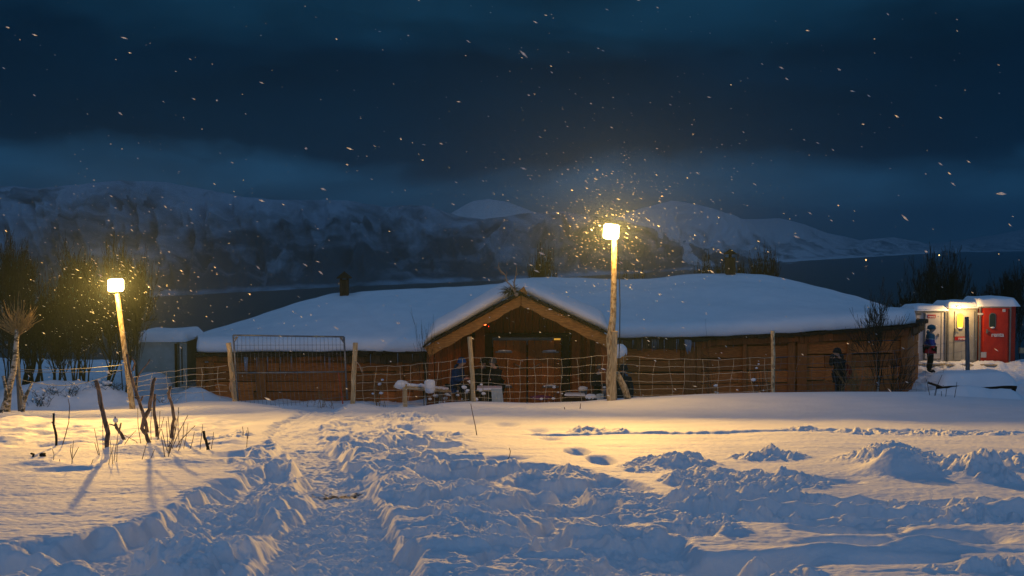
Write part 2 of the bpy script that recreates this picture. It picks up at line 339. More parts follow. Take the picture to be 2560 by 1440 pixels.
# ------------------------------------------------------------------ mesh builder
class MB:
    def __init__(s): s.v = []; s.f = []
    def box(s, c, d, rot=None, taper=1.0, jit=0.0):
        c = Vector(c); n = len(s.v); hx, hy, hz = d[0] / 2, d[1] / 2, d[2] / 2
        for (x, y, z) in ((-1, -1, -1), (1, -1, -1), (1, 1, -1), (-1, 1, -1), (-1, -1, 1), (1, -1, 1), (1, 1, 1), (-1, 1, 1)):
            k = taper if z > 0 else 1.0
            p = Vector((x * hx * k, y * hy * k, z * hz))
            if jit: p += Vector([random.uniform(-jit, jit) for _ in range(3)])
            if rot is not None: p = rot @ p
            s.v.append(c + p)
        s.f += [tuple(n + i for i in q) for q in ((0, 3, 2, 1), (4, 5, 6, 7), (0, 1, 5, 4), (1, 2, 6, 5), (2, 3, 7, 6), (3, 0, 4, 7))]
        return s
    def beam(s, a, b, w, h, up=Vector((0, 0, 1)), jit=0.0):
        a, b = Vector(a), Vector(b); d = b - a; L = d.length; x = d.normalized(); y = up.cross(x)
        if y.length < 1e-4: y = Vector((0, 1, 0)).cross(x)
        y.normalize(); z = x.cross(y); R = Matrix((x, y, z)).transposed()
        return s.box((a + b) / 2, (L, w, h), R, jit=jit)
    def tube(s, pts, radii, n=6, cap=True):
        pts = [Vector(p) for p in pts]
        if not hasattr(radii, '__len__'): radii = [radii] * len(pts)
        base = len(s.v); prev = None
        for i, p in enumerate(pts):
            d = (pts[min(i + 1, len(pts) - 1)] - pts[max(i - 1, 0)])
            d = d.normalized() if d.length > 1e-9 else Vector((0, 0, 1))
            if prev is None:
                a = d.cross(Vector((0, 0, 1)) if abs(d.z) < .9 else Vector((1, 0, 0))).normalized()
            else:
                a = (prev - d * prev.dot(d)); a = a.normalized() if a.length > 1e-6 else d.orthogonal().normalized()
            prev = a; b = d.cross(a)
            for k in range(n):
                t = 2 * math.pi * k / n
                s.v.append(p + (a * math.cos(t) + b * math.sin(t)) * radii[i])
        for i in range(len(pts) - 1):
            for k in range(n):
                o = base + i * n
                s.f.append((o + k, o + (k + 1) % n, o + n + (k + 1) % n, o + n + k))
        if cap:
            s.f.append(tuple(base + k for k in range(n))[::-1]); s.f.append(tuple(base + (len(pts) - 1) * n + k for k in range(n)))
        return s
    def ball(s, c, r, nu=10, nv=6, scale=(1, 1, 1), noise=0.0, seed=0):
        c = Vector(c); base = len(s.v); rnd = random.Random(seed)
        for j in range(nv + 1):
            t = math.pi * j / nv
            for i in range(nu):
                p = 2 * math.pi * i / nu; k = r * (1 + noise * (rnd.random() - .5) * 2)
                s.v.append(c + Vector((math.sin(t) * math.cos(p) * scale[0], math.sin(t) * math.sin(p) * scale[1], math.cos(t) * scale[2])) * k)
        for j in range(nv):
            for i in range(nu):
                s.f.append((base + j * nu + i, base + (j + 1) * nu + i, base + (j + 1) * nu + (i + 1) % nu, base + j * nu + (i + 1) % nu))
        return s
    def grid(s, rows):
        base = len(s.v); n = len(rows[0])
        for r in rows:
            for p in r: s.v.append(Vector(p))
        for j in range(len(rows) - 1):
            for i in range(n - 1):
                s.f.append((base + j * n + i, base + j * n + i + 1, base + (j + 1) * n + i + 1, base + (j + 1) * n + i))
        return s
    def prism(s, pts, d):
        """closed outline pts (front), extruded by vector d"""
        n = len(pts); base = len(s.v); d = Vector(d)
        for p in pts: s.v.append(Vector(p))
        for p in pts: s.v.append(Vector(p) + d)
        s.f.append(tuple(range(base, base + n))); s.f.append(tuple(range(base + 2 * n - 1, base + n - 1, -1)))
        for i in range(n):
            j = (i + 1) % n; s.f.append((base + i, base + n + i, base + n + j, base + j))
        return s
    def build(s, name, mat, parent=None, smooth=False, origin=None):
        me = bpy.data.meshes.new(name)
        o = Vector(origin) if origin is not None else (parent_loc(parent) if parent else Vector((0, 0, 0)))
        me.from_pydata([tuple(v - o) for v in s.v], [], s.f)
        me.materials.append(mat)
        if smooth: me.polygons.foreach_set('use_smooth', [True] * len(me.polygons))
        me.validate(); me.update()
        ob = bpy.data.objects.new(name, me); COL.objects.link(ob)
        if parent: ob.parent = parent
        elif origin is not None: ob.location = o
        return ob
def parent_loc(p):
    t = Vector((0, 0, 0))
    while p is not None: t += p.location; p = p.parent
    return t
def tag(o, label, cat, group=None):
    o['label'] = label; o['category'] = cat
    if group: o['group'] = group
    return o
def thing(name, label, cat, loc, group=None):
    o = bpy.data.objects.new(name, None); COL.objects.link(o); o.location = loc; o.empty_display_size = .2
    return tag(o, label, cat, group)
def copy_thing(src, label, loc=None, rz=None, sc=None, group=None):
    c = src.copy(); COL.objects.link(c); c['label'] = label
    if group: c['group'] = group
    if loc is not None: c.location = loc
    if rz is not None: c.rotation_euler = (0, 0, rz)
    if sc is not None: c.scale = sc
    for ch in src.children:
        d = ch.copy(); COL.objects.link(d); d.parent = c
        for g in ch.children:
            e = g.copy(); COL.objects.link(e); e.parent = d
    return c
def lerp(a, b, t): return a + (b - a) * t
# ------------------------------------------------------------------ lamps that light the place
LAMPS = []
def flood_lamp(name, label, head, px_w, px_h, tilt, roll, Y, spot_w, area_w, point_w, pole_pts, pole_r, aim, extra=None):
    hp = at(head[0], head[1], Y)
    base = pole_pts[0]
    t = thing(name, label, 'street lamp', base)
    w = px_w / F * Y; h = px_h / F * Y
    extra(t) if extra else None
    pb = MB(); pb.tube(pole_pts, pole_r, 12); po = pb.build('pole', M['pole'], t, True)
    # lamp head: bevelled housing, tilted forward, with its glass on the camera side
    R = Matrix.Rotation(roll, 3, 'Y') @ Matrix.Rotation(math.radians(-tilt), 3, 'X')
    def rr(w_, h_, y, n=5, r=.20):
        pts = []
        for cx, cz, a0 in ((1, 1, 0), (-1, 1, 90), (-1, -1, 180), (1, -1, 270)):
            for k in range(n):
                a = math.radians(a0 + 90 * k / (n - 1)); rad = r * min(w_, h_)
                pts.append(hp + R @ Vector((cx * (w_ / 2 - rad) + rad * math.cos(a), y, cz * (h_ / 2 - rad) + rad * math.sin(a))))
        return pts
    mb = MB(); n0 = rr(w * .98, h * .98, 0.02); back = rr(w * .7, h * .7, .12)
    mb.v += n0 + back; n = len(n0); mb.f += [tuple(range(n, 2 * n))]
    for i in range(n): mb.f.append((i, (i + 1) % n, n + (i + 1) % n, n + i))
    hd = mb.build('lamp_head', M['steel'], t, True)
    mb = MB(); mb.prism(rr(w, h, 0.0), R @ Vector((0, .02, 0))); mb.build('lamp_glass', M['lens'], hd)
    pass
    mb = MB(); top = Vector(pole_pts[-1]); mb.tube([top - Vector((0, 0, .25)), hp + R @ Vector((0, .13, -h * .25)), hp + R @ Vector((0, .1, 0))], .02, 6); mb.build('bracket', M['steel'], t)
    def lamp(nm, kind, pw, off, **kw):
        ld = bpy.data.lights.new(nm, kind); ld.energy = pw; ld.color = (1.0, .54, .105)
        for k, v in kw.items(): setattr(ld, k, v)
        lo = bpy.data.objects.new(nm, ld); COL.objects.link(lo); lo.parent = t
        lo.location = hp + R @ Vector(off) - Vector(base)
        return lo
    L = lamp('flood_light', 'SPOT', spot_w, (0, -.03, 0), spot_size=math.radians(SPOTDEG), spot_blend=1.0, shadow_soft_size=.06)
    d = Vector(aim) - hp; L.rotation_euler = d.to_track_quat('-Z', 'Y').to_euler(); L.scale = (2.9, 1, 1)
    L = lamp('flood_panel_light', 'AREA', area_w, (0, -.03, 0), shape='SQUARE', size=.2)
    d = Vector((aim[0], aim[1], hp.z - 7.0)) - hp; L.rotation_euler = d.to_track_quat('-Z', 'Y').to_euler()
    L = lamp('spill_light', 'POINT', point_w, (0, -.30, -.10), shadow_soft_size=.05)
    return t

SPOTDEG = 70
Y1 = 26.3; b1 = at(1532, 1003, Y1)
def lamp1_extra(t):
    mb = MB()   # square timber the pole is spliced to
    mb.beam(at(1531, 1008, Y1 - .12), at(1537, 828, Y1 - .12), .13, .13, up=Vector((0, 1, 0))); mb.build('timber', M['post'], t)
    mb = MB(); mb.tube([at(1572, 1004, Y1 + .35), at(1560, 968, Y1 + .15), at(1541, 932, Y1 + .02)], [.085, .08, .07], 10); mb.build('brace', M['pole'], t, True)
    mb = MB(); pts = [at(1540, 610, Y1 + .1), at(1547, 650, Y1 + .1), at(1550, 760, Y1 + .1), at(1549, 850, Y1 + .1), at(1546, 930, Y1 + .1), at(1541, 1000, Y1 + .1)]
    mb.tube(pts, .012, 5); mb.build('cable', M['rail'], t)
flood_lamp('flood_lamp', 'glowing floodlight on the tall birch pole right of the gabled porch', (1528, 579), 39, 38, 8, math.radians(5), Y1,
           11800, 95, 260, [b1 - Vector((0, 0, .3)), at(1527, 940, Y1), at(1531, 900, Y1), at(1526, 845, Y1), at(1533, 790, Y1), at(1535, 690, Y1), at(1536, 598, Y1)],
           [.13, .12, .115, .105, .075, .07, .062], (1.0, 7.0, 1.7), lamp1_extra)
Y2 = 24.6; b2 = at(331, 1018, Y2)
flood_lamp('flood_lamp', 'glowing floodlight on the short leaning pole beside the bare trees', (289, 713), 40, 32, 8, math.radians(-2), Y2,
           7800, 75, 200, [b2 - Vector((0, 0, .3)), b2, at(311, 870, Y2), at(293, 735, Y2)], [.07, .066, .058, .05], (-3.6, 7.0, .2))

# ------------------------------------------------------------------ ground sheet, water, mountains
def build_ground():
    ys = list(np.linspace(-12, 2.5, 14)) + list(3.0 * np.exp(np.linspace(0, math.log(5.3 / 3), 30)))[:-1]
    # rows at even steps on the slope as the eye passes over it: finer near, coarser far
    d0 = (1.12 / 5.3 + .106); d1 = (1.12 / 27.5 + .106)
    dd = np.linspace(d0, d1, 800)
    ys += list(1.12 / (dd - .106))
    ys += list(np.linspace(27.65, 48, 190)) + list(48 * np.exp(np.linspace(.03, math.log(1500 / 48), 40)))
    ys = np.array(ys)
    ts = np.concatenate([np.linspace(-1.2, -.53, 40)[:-1], np.linspace(-.53, .53, 1150), np.linspace(.53, 1.2, 40)[1:]])
    Yg, Tg = np.meshgrid(ys, ts, indexing='ij')
    Wd = np.where(Yg > 5, Yg, 5 + (5 - Yg) * .4)
    Xg = Tg * Wd
    Zg = ground(Xg, Yg)
    ny, nx = Xg.shape
    co = np.stack([Xg, Yg, Zg], -1).reshape(-1, 3).astype(np.float32)
    me = bpy.data.meshes.new('snow_ground')
    me.vertices.add(ny * nx); me.vertices.foreach_set('co', co.ravel())
    i = np.arange((ny - 1) * nx).reshape(ny - 1, nx)[:, :-1].ravel()
    q = np.stack([i, i + 1, i + 1 + nx, i + nx], -1).astype(np.int32)
    nf = len(q)
    me.loops.add(nf * 4); me.loops.foreach_set('vertex_index', q.ravel())
    me.polygons.add(nf); me.polygons.foreach_set('loop_start', np.arange(0, nf * 4, 4, dtype=np.int32)); me.polygons.foreach_set('loop_total', np.full(nf, 4, np.int32))
    me.update(calc_edges=True)
    me.polygons.foreach_set('use_smooth', np.ones(nf, bool))
    me.materials.append(M['ground'])
    ob = bpy.data.objects.new('snow_ground', me); COL.objects.link(ob); ob['kind'] = 'structure'
build_ground()

def build_water():
    m, nt, b = new_mat('fjord_water'); N, L = nt.nodes, nt.links
    b.inputs['Base Color'].default_value = (.006, .012, .018, 1); b.inputs['Roughness'].default_value = .28; b.inputs['Specular IOR Level'].default_value = .12
    tc = N.new('ShaderNodeTexCoord'); mp = N.new('ShaderNodeMapping'); mp.inputs['Scale'].default_value = (.02, .12, 1); L.new(tc.outputs['Object'], mp.inputs[0])
    no = N.new('ShaderNodeTexNoise'); no.inputs['Scale'].default_value = 3; no.inputs['Detail'].default_value = 6; L.new(mp.outputs[0], no.inputs['Vector'])
    bp = N.new('ShaderNodeBump'); bp.inputs['Strength'].default_value = .5; bp.inputs['Distance'].default_value = 1; L.new(no.outputs['Fac'], bp.inputs['Height']); L.new(bp.outputs[0], b.inputs['Normal'])
    mb = MB(); mb.grid([[(-5200, 300, -60), (5200, 300, -60)], [(-5200, 8600, -60), (5200, 8600, -60)]])
    o = mb.build('water', m); o['kind'] = 'structure'
build_water()

def mountain_mat(name, snow_lo, snow_hi, forest=(.055, .07, .085), snow=(.60, .66, .70), sc=.010):
    m, nt, b = new_mat(name); N, L = nt.nodes, nt.links
    tc = N.new('ShaderNodeTexCoord'); mp = N.new('ShaderNodeMapping'); mp.inputs['Scale'].default_value = (1, .35, 1.6); L.new(tc.outputs['Object'], mp.inputs[0])
    no = N.new('ShaderNodeTexNoise'); no.inputs['Scale'].default_value = sc; no.inputs['Detail'].default_value = 9; no.inputs['Roughness'].default_value = .62; no.inputs['Distortion'].default_value = .8
    L.new(mp.outputs[0], no.inputs['Vector'])
    sp = N.new('ShaderNodeSeparateXYZ'); L.new(tc.outputs['Object'], sp.inputs[0])
    mr = N.new('ShaderNodeMapRange'); L.new(sp.outputs['Z'], mr.inputs[0]); mr.inputs[1].default_value = -60; mr.inputs[2].default_value = 130; mr.inputs[3].default_value = snow_lo; mr.inputs[4].default_value = snow_hi
    ad = N.new('ShaderNodeMath'); ad.operation = 'ADD'; sh = N.new('ShaderNodeMapRange'); L.new(sp.outputs['Z'], sh.inputs[0]); sh.inputs[1].default_value = -57.5; sh.inputs[2].default_value = -54; sh.inputs[3].default_value = .16; sh.inputs[4].default_value = 0
    a0 = N.new('ShaderNodeMath'); a0.operation = 'ADD'; L.new(mr.outputs[0], a0.inputs[0]); L.new(sh.outputs[0], a0.inputs[1]); L.new(no.outputs['Fac'], ad.inputs[0]); L.new(a0.outputs[0], ad.inputs[1])
    rp = N.new('ShaderNodeValToRGB'); rp.color_ramp.elements[0].position = .42; rp.color_ramp.elements[1].position = .66
    rp.color_ramp.elements[0].color = (*forest, 1); rp.color_ramp.elements[1].color = (*snow, 1)
    L.new(ad.outputs[0], rp.inputs[0]); L.new(rp.outputs[0], b.inputs['Base Color']); b.inputs['Roughness'].default_value = .9; b.inputs['Specular IOR Level'].default_value = .05
    return m
def mountain(name, crest, base, depth, mat, amp=.05, seed=1, nu=220, nv=60):
    """crest: (px, py); base: (px, py on the waterline); the slope climbs away from the shore over `depth` metres"""
    cx = [c[0] for c in crest]; cy = [c[1] for c in crest]; bx = [c[0] for c in base]; by = [c[1] for c in base]
    us = np.linspace(cx[0], cx[-1], nu); vs = np.linspace(0, 1.35, nv)
    rows = []
    P = np.zeros((nv, nu, 3))
    for i, px in enumerate(us):
        yb = float(np.interp(px, bx, by)); r = ray(px, yb); k = -60.5 / r[2]; B = (r[0] * k, r[1] * k, -60.5)
        dist = B[1] + depth * (1 + .12 * math.sin(px * .01 + seed))
        C_ = at(px, float(np.interp(px, cx, cy)), dist)
        for j, v in enumerate(vs):
            if v <= 1:
                s = v; zz = B[2] + (C_.z - B[2]) * (.45 * s + .55 * s * s * (3 - 2 * s))
                P[j, i] = (B[0] + (C_.x - B[0]) * s, B[1] + (C_.y - B[1]) * s, zz)
            else:
                s = (v - 1); P[j, i] = (C_.x, C_.y + s * depth * 2.0, C_.z - s * (C_.z + 62) * 2.6)
    H = (P[:, :, 2] + 60)
    V = np.repeat(vs[:, None], nu, 1)
    env = np.clip(V * 3, 0, 1) * np.clip(np.abs(1 - V) * 3 + .06, 0, 1)
    U = np.repeat(us[None, :], nv, 0) / 100.0
    rg = ridged(U * 1.3 + .5 * perlin(U * .9, V * 2, seed + 7), V * 1.6, 5, seed) - .55
    P[:, :, 2] += env * amp * H.max() * rg * 2.2
    P[:, :, 1] -= env * amp * 6 * H.max() * rg
    mb = MB(); mb.grid([[tuple(P[j, i]) for i in range(nu)] for j in range(nv)])
    o = mb.build(name, mat, smooth=True); o['kind'] = 'structure'
    return o
BASE = [(-700, 790), (0, 765), (440, 741), (860, 718), (1300, 700), (1950, 664), (2290, 644), (2560, 637), (3300, 628)]
mA = mountain_mat('mountain_forest', -.11, .26, forest=(.035, .07, .095), snow=(.34, .46, .56))  # high snow toned like the sky: mist over the crest painted in
mB = mountain_mat('mountain_snow', .05, .40, forest=(.05, .085, .11), snow=(.70, .80, .88))
mC = mountain_mat('mountain_peak', .20, .34, snow=(.80, .86, .92), sc=.006)
mountain('hills', [(-700, 500), (-300, 440), (100, 470), (300, 450), (420, 455), (500, 470), (600, 490), (700, 500), (780, 498), (870, 501), (960, 516), (1060, 512), (1150, 541), (1210, 548), (1300, 534), (1400, 528), (1480, 538), (1560, 552), (1680, 584), (1800, 622), (1900, 650), (1980, 664)],
         [(b[0], b[1]) for b in BASE], 620, mA, .07, 3, 460, 100)
mountain('hills', [(1500, 560), (1600, 520), (1680, 500), (1750, 512), (1830, 535), (1880, 560), (1960, 620), (2040, 660)], [(b[0], b[1] - 6) for b in BASE], 900, mB, .045, 9, 200, 60)
mountain('hills', [(1640, 560), (1750, 540), (1840, 548), (1950, 545), (2010, 560), (2070, 582), (2150, 600), (2230, 592), (2300, 604), (2380, 640)], [(b[0], b[1] - 8) for b in BASE], 1700, mB, .05, 14, 220, 60)
mountain('hills', [(2200, 612), (2330, 614), (2440, 606), (2500, 592), (2580, 568), (2800, 520), (3300, 500)], [(b[0], b[1] - 9) for b in BASE], 2600, mB, .03, 18, 160, 40)
mountain('hills', [(1090, 560), (1135, 528), (1180, 503), (1220, 497), (1270, 505), (1330, 528), (1420, 550), (1500, 560)], [(b[0], b[1] - 22) for b in BASE], 1700, mC, .03, 22, 120, 50)

# haze: pale even air round the camera and everything in view, sky outside
m = bpy.data.materials.new('haze_air'); m.use_nodes = True; nt = m.node_tree
nt.nodes.remove(nt.nodes['Principled BSDF']); pv = nt.nodes.new('ShaderNodeVolumePrincipled')
HAZE_D, HAZE_G = 0.00024, .6
pv.inputs['Density'].default_value = HAZE_D; pv.inputs['Color'].default_value = (.32, .74, 1, 1); pv.inputs['Anisotropy'].default_value = HAZE_G
nt.links.new(pv.outputs[0], nt.nodes['Material Output'].inputs['Volume'])
mb = MB(); mb.box((0, 4500, 75), (13000, 9200, 300)); hz = mb.build('haze', m, origin=(0, 4500, 75)); hz['kind'] = 'stuff'
m2 = m.copy(); m2.name = 'halo_snow_air'; p2 = [n for n in m2.node_tree.nodes if n.type == 'PRINCIPLED_VOLUME'][0]; p2.inputs['Density'].default_value = .00034; p2.inputs['Color'].default_value = (.95, .97, 1, 1)  # second thin snow volume, added to give the lamps their halos
mb = MB(); mb.box((-2.5, 24.5, -1.0), (27, 11, 9)); bs = mb.build('halo_snow', m2, origin=(-2.5, 24.5, -1.0)); bs['kind'] = 'stuff'; bs['label'] = 'thin powder snow added along the fence line for the lamp halos'; bs['category'] = 'halo volume'
hz['label'] = 'thin cold evening haze over the fjord'; hz['category'] = 'haze'
# ------------------------------------------------------------------ longhouse
def V3(v): return Vector(v)
YL, YR = 34.3, 34.7
LH = thing('longhouse', 'low wooden longhouse with a deep snow roof and a gabled plank porch', 'longhouse', (at(1290, 900, 38).x, 38, -5.0))
ZB = -5.35
def wall_planks(mb, A, B, z0, z1, rows, th=.06, out=.0):
    A = Vector((A[0], A[1], 0)); B = Vector((B[0], B[1], 0)); d = B - A; L = d.length; x = d.normalized(); nrm = Vector((x.y, -x.x, 0))
    R = Matrix((x, -nrm, Vector((0, 0, 1)))).transposed()
    hrow = (z1 - z0) / rows
    for r in range(rows):
        s = random.uniform(-1.5, 0)
        while s < L:
            e = min(L, s + random.uniform(2.2, 4.2)); a = max(0, s)
            if e - a > .05:
                zc = z0 + (r + .5) * hrow
                c = A + x * ((a + e) / 2) + nrm * (out + random.uniform(0, .03)); c.z = zc + random.uniform(-.01, .01)
                tl = random.uniform(-.004, .004)
                mb.box(c, (e - a - .012, th, hrow * random.uniform(.90, .955)), R @ Matrix.Rotation(tl, 3, 'Y'), jit=.008)
            s = e + .001
def cover_post(mb, P, z0, z1, w=.2, off=.09):
    mb.box((P[0], P[1] - off, (z0 + z1) / 2), (w, .08, z1 - z0), jit=.006)

mb = MB()
Lw = [at(497, 900, YL), at(1062, 900, YL)]
wall_planks(mb, Lw[0], Lw[1], ZB, zat(885, YL) + .05, 6)
Rw = [at(1524, 900, YR), at(1722, 900, YR), at(1990, 900, 35.0), at(2262, 900, 35.6), at(2292, 900, 39.5)]
ez = [zat(846, YR), zat(842, YR), zat(832, 35.0), zat(815, 35.6), zat(800, 39.5)]
for i in range(4):
    wall_planks(mb, Rw[i], Rw[i + 1], ZB, (ez[i] + ez[i + 1]) / 2 + .05, 6)
# far and left end walls
bl = (Lw[0].x + .4, 44.5); br = (Rw[4].x - .6, 45)
wall_planks(mb, (bl[0], bl[1]), (Lw[0].x, YL), ZB, -4.0, 5)
wall_planks(mb, (br[0], br[1]), (bl[0], bl[1]), ZB, -4.0, 5)
wall_planks(mb, (Rw[4].x, Rw[4].y), (br[0], br[1]), ZB, -4.0, 5)
wall = mb.build('wall', M['plank'], LH)
for px, Y, zt, w in [(503, YL, zat(885, YL), .26), (530, YL, zat(885, YL), .16), (655, YL, zat(884, YL), .30), (1000, YL, zat(880, YL), .22), (1046, YL, zat(880, YL), .3),
                     (1550, YR, ez[0], .22), (1724, YR, ez[1], .34), (1745, YR, ez[1], .14), (1860, 34.8, (ez[1] + ez[2]) / 2, .12), (1976, 35, ez[2], .22), (2003, 35, ez[2], .30), (2120, 35.3, (ez[2] + ez[3]) / 2, .14), (2257, 35.6, ez[3], .22)]:
    p = at(px, 900, Y); mb = MB(); cover_post(mb, p, ZB, zt, w); mb.build('wall_post', M['door'], LH)
# eaves: plank fascia with a fringe of short shakes, the turf edge above it
def eave(A, B, za, zb, shakes, h=.30, ragged=0.0):
    d = (B - A); d.z = 0; L = d.length; x = d.normalized(); n = Vector((x.y, -x.x, 0))
    mb = MB(); k = int(L / .16)
    for i in range(k):
        t = (i + .5) / k; p = A.lerp(B, t); zt = lerp(za, zb, t)
        hh = h * random.uniform(.8, 1.1) if shakes else h
        Rm = Matrix((x, -n, Vector((0, 0, 1)))).transposed()
        mb.box((p.x + n.x * .22, p.y + n.y * .22, zt - hh / 2 + random.uniform(-.01, .01)), (L / k * .96, .05, hh), Rm, jit=.006)
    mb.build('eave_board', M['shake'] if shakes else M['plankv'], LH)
    mb = MB(); k = int(L / .25)
    for i in range(k):   # ragged turf edge just under the snow
        t = (i + .5) / k; p = A.lerp(B, t); zt = lerp(za, zb, t)
        Rm = Matrix((x, -n, Vector((0, 0, 1)))).transposed()
        mb.box((p.x + n.x * .12, p.y + n.y * .12, zt + .03), (L / k * 1.15, .5, random.uniform(.07, .13)), Rm, jit=.03 + ragged)
    mb.build('turf_edge', M['dark'], LH)
eave(Lw[0], at(860, 900, YL), zat(888, YL), zat(886, YL), False, .16)
eave(at(860, 900, YL), Lw[1], zat(884, YL), zat(879, YL), True, .32, .03)
eave(Rw[0], Rw[1], zat(846, YR), zat(843, YR), True, .36)
eave(Rw[1], Rw[2], zat(849, YR), zat(835, 35), False, .22)
eave(Rw[2], Rw[3], zat(836, 35), zat(816, 35.6), False, .26)
eave(Rw[3], Rw[4], zat(816, 35.6), zat(803, 39.5), True, .30)
# icicles
def icicles(A, B, za, zb, n, lmin, lmax):
    for i in range(n):
        t = random.random(); p = A.lerp(B, t); z = lerp(za, zb, t); L = random.uniform(lmin, lmax)
        mb = MB(); mb.tube([(p.x, p.y - .27, z), (p.x, p.y - .27, z - L * .5), (p.x, p.y - .27, z - L)], [.016, .010, .002], 5)
        yield mb
for spec in [(Lw[0], Lw[1], zat(888, YL), zat(880, YL), 13, .15, .5), (Rw[0], Rw[1], ez[0], ez[1], 16, .2, .5), (Rw[1], Rw[3], ez[1], ez[3], 11, .15, .45), (Rw[3], Rw[4], ez[3], ez[4], 7, .3, .7)]:
    for mb in icicles(*spec): mb.build('icicle', M['ice'], LH)
mb = MB()   # frozen drip beside the corner post and under the left eave
p = at(1723, 850, YR)
for k in range(4): mb.tube([(p.x - .16 + k * .05, p.y - .30, p.z + .12), (p.x - .15 + k * .045, p.y - .31, p.z - .1), (p.x - .12 + k * .035, p.y - .28, p.z - .25 - .3 * random.random())], [.05, .04, .008], 6)
mb.build('icicle', M['ice'], LH)
mb = MB(); p = at(618, 890, YL)
for k in range(2): mb.tube([(p.x + k * .06, p.y - .28, p.z + .05), (p.x + k * .05, p.y - .28, p.z - .2), (p.x + k * .05, p.y - .28, p.z - .45 - .1 * k)], [.05, .03, .005], 6)
mb.build('icicle', M['ice'], LH)

# the deep snow lying on the roof
RID = [(470, 852), (490, 838), (560, 815), (630, 793), (700, 772), (770, 752), (830, 738), (880, 731), (940, 727), (1000, 724), (1060, 722), (1120, 716), (1180, 712), (1240, 709), (1290, 703), (1330, 694), (1380, 692), (1450, 694), (1500, 697),
       (1560, 697), (1620, 695), (1680, 691), (1740, 686), (1800, 684), (1850, 684), (1900, 687), (1960, 696), (2020, 709), (2080, 723), (2140, 739), (2200, 759), (2250, 781), (2292, 800), (2300, 806)]
EAV = [(470, 880, 34.1), (1062, 878, 34.0), (1300, 860, 34.2), (1530, 843, 34.3), (1722, 841, 34.35), (1990, 830, 34.65), (2262, 811, 35.2), (2300, 806, 36.8)]
def roof_snow():
    us = np.concatenate([np.linspace(474, 500, 12)[:-1], np.linspace(500, 2270, 180), np.linspace(2270, 2300, 10)[1:]])
    rows = []
    for px in us:
        a = min(1, abs((px - 474) / 34.0)); c = min(1, abs((2300 - px) / 22.0))
        tl = math.sqrt(max(0, 1 - (1 - a) ** 4)); tr = math.sqrt(max(0, 1 - (1 - c) ** 4)); tt = min(tl, tr)
        Ye = float(np.interp(px, [e[0] for e in EAV], [e[2] for e in EAV])); pe = float(np.interp(px, [e[0] for e in EAV], [e[1] for e in EAV]))
        ze = zat(pe, Ye); Yrg = float(np.interp(px, [470, 900, 1300, 2300], [40.5, 40.8, 42, 42.6]))
        pr = float(np.interp(px, [r[0] for r in RID], [r[1] for r in RID])) 
        zr = zat(pr, Yrg); X = at(px, 800, Ye).x; Xr = at(px, 800, Yrg).x
        end = 0.12 + .88 * tt
        Yf = Yrg - (Yrg - Ye) * (.35 + .65 * tt)
        th = .42 * (.55 + .45 * tt)
        prof = [(Yf + .5, ze - .02), (Yf + .02, ze - .02), (Yf - .10, ze + .03), (Yf - .15, ze + th * .35), (Yf - .10, ze + th * .7), (Yf + .08, ze + th * .95)]
        zt = ze + th
        n = 26
        for k in range(n + 1):
            t = k / n; s = .86 * t + .14 * math.sin(t * math.pi / 2)
            s2 = s if pr < 800 else s
            bul = .035 * math.sin(math.pi * t)
            prof.append((Yf + .30 + (Yrg - Yf - .30) * t, zt + .04 + (zr - zt - .04) * s + bul * (1 if zr > zt + .4 else .1)))
        nf = len(prof)
        for k in range(1, 13):
            t = k / 12; prof.append((Yrg + (Yrg - Yf) * .72 * t, zr + (ze - .75 - zr) * t ** 1.2))
        prof.append((Yrg + (Yrg - Yf) * .72, ze - 1.2))
        row = []
        for k, (yy, zz) in enumerate(prof):
            f = min(1, max(0, (yy - Yf) / (Yrg - Yf))); x = lerp(X, Xr, f)
            w = min(1, max(0, k - 5) / 6)
            nz = float(perlin(np.array([x * .35]), np.array([yy * .5]), 201)[0]) * .075 + float(perlin(np.array([x * 1.3]), np.array([yy * 1.5]), 202)[0]) * .022
            # wind-scoured hollow lines seen on the left half and by the right chimney
            nz -= .06 * math.exp(-((x - (-3.6 + (yy - 34) * -.35)) / .22) ** 2)
            ne = float(perlin(np.array([x * 1.1]), np.array([3.3]), 203)[0]) * .05
            row.append((x, yy + (ne if k <= 5 else 0), zz + nz * w + (ne * .5 if k < 3 else 0)))
        rows.append(row)
    mb = MB(); mb.grid(rows)
    mb.f = [q[::-1] for q in mb.f]
    return mb.build('roof_snow', M['snow'], LH, True)
roof_snow()
mb = MB()  # turf roof deck under the snow
rows = []
for px in np.linspace(500, 2262, 30):
    Ye = float(np.interp(px, [e[0] for e in EAV], [e[2] for e in EAV])); pe = float(np.interp(px, [e[0] for e in EAV], [e[1] for e in EAV])); ze = zat(pe, Ye)
    Yrg = float(np.interp(px, [470, 900, 1300, 2300], [40.5, 40.8, 42, 42.6])); pr = float(np.interp(px, [r[0] for r in RID], [r[1] for r in RID])); zr = zat(pr, Yrg) - .5
    zr = max(zr, ze + .05)
    rows.append([(at(px, 800, Ye).x, Ye + .1, ze - .05), (at(px, 800, Yrg).x, Yrg, zr), (at(px, 800, Ye).x, Yrg + (Yrg - Ye) * .68, ze - .98)])
mb.grid(rows); mb.build('roof', M['dark'], LH)

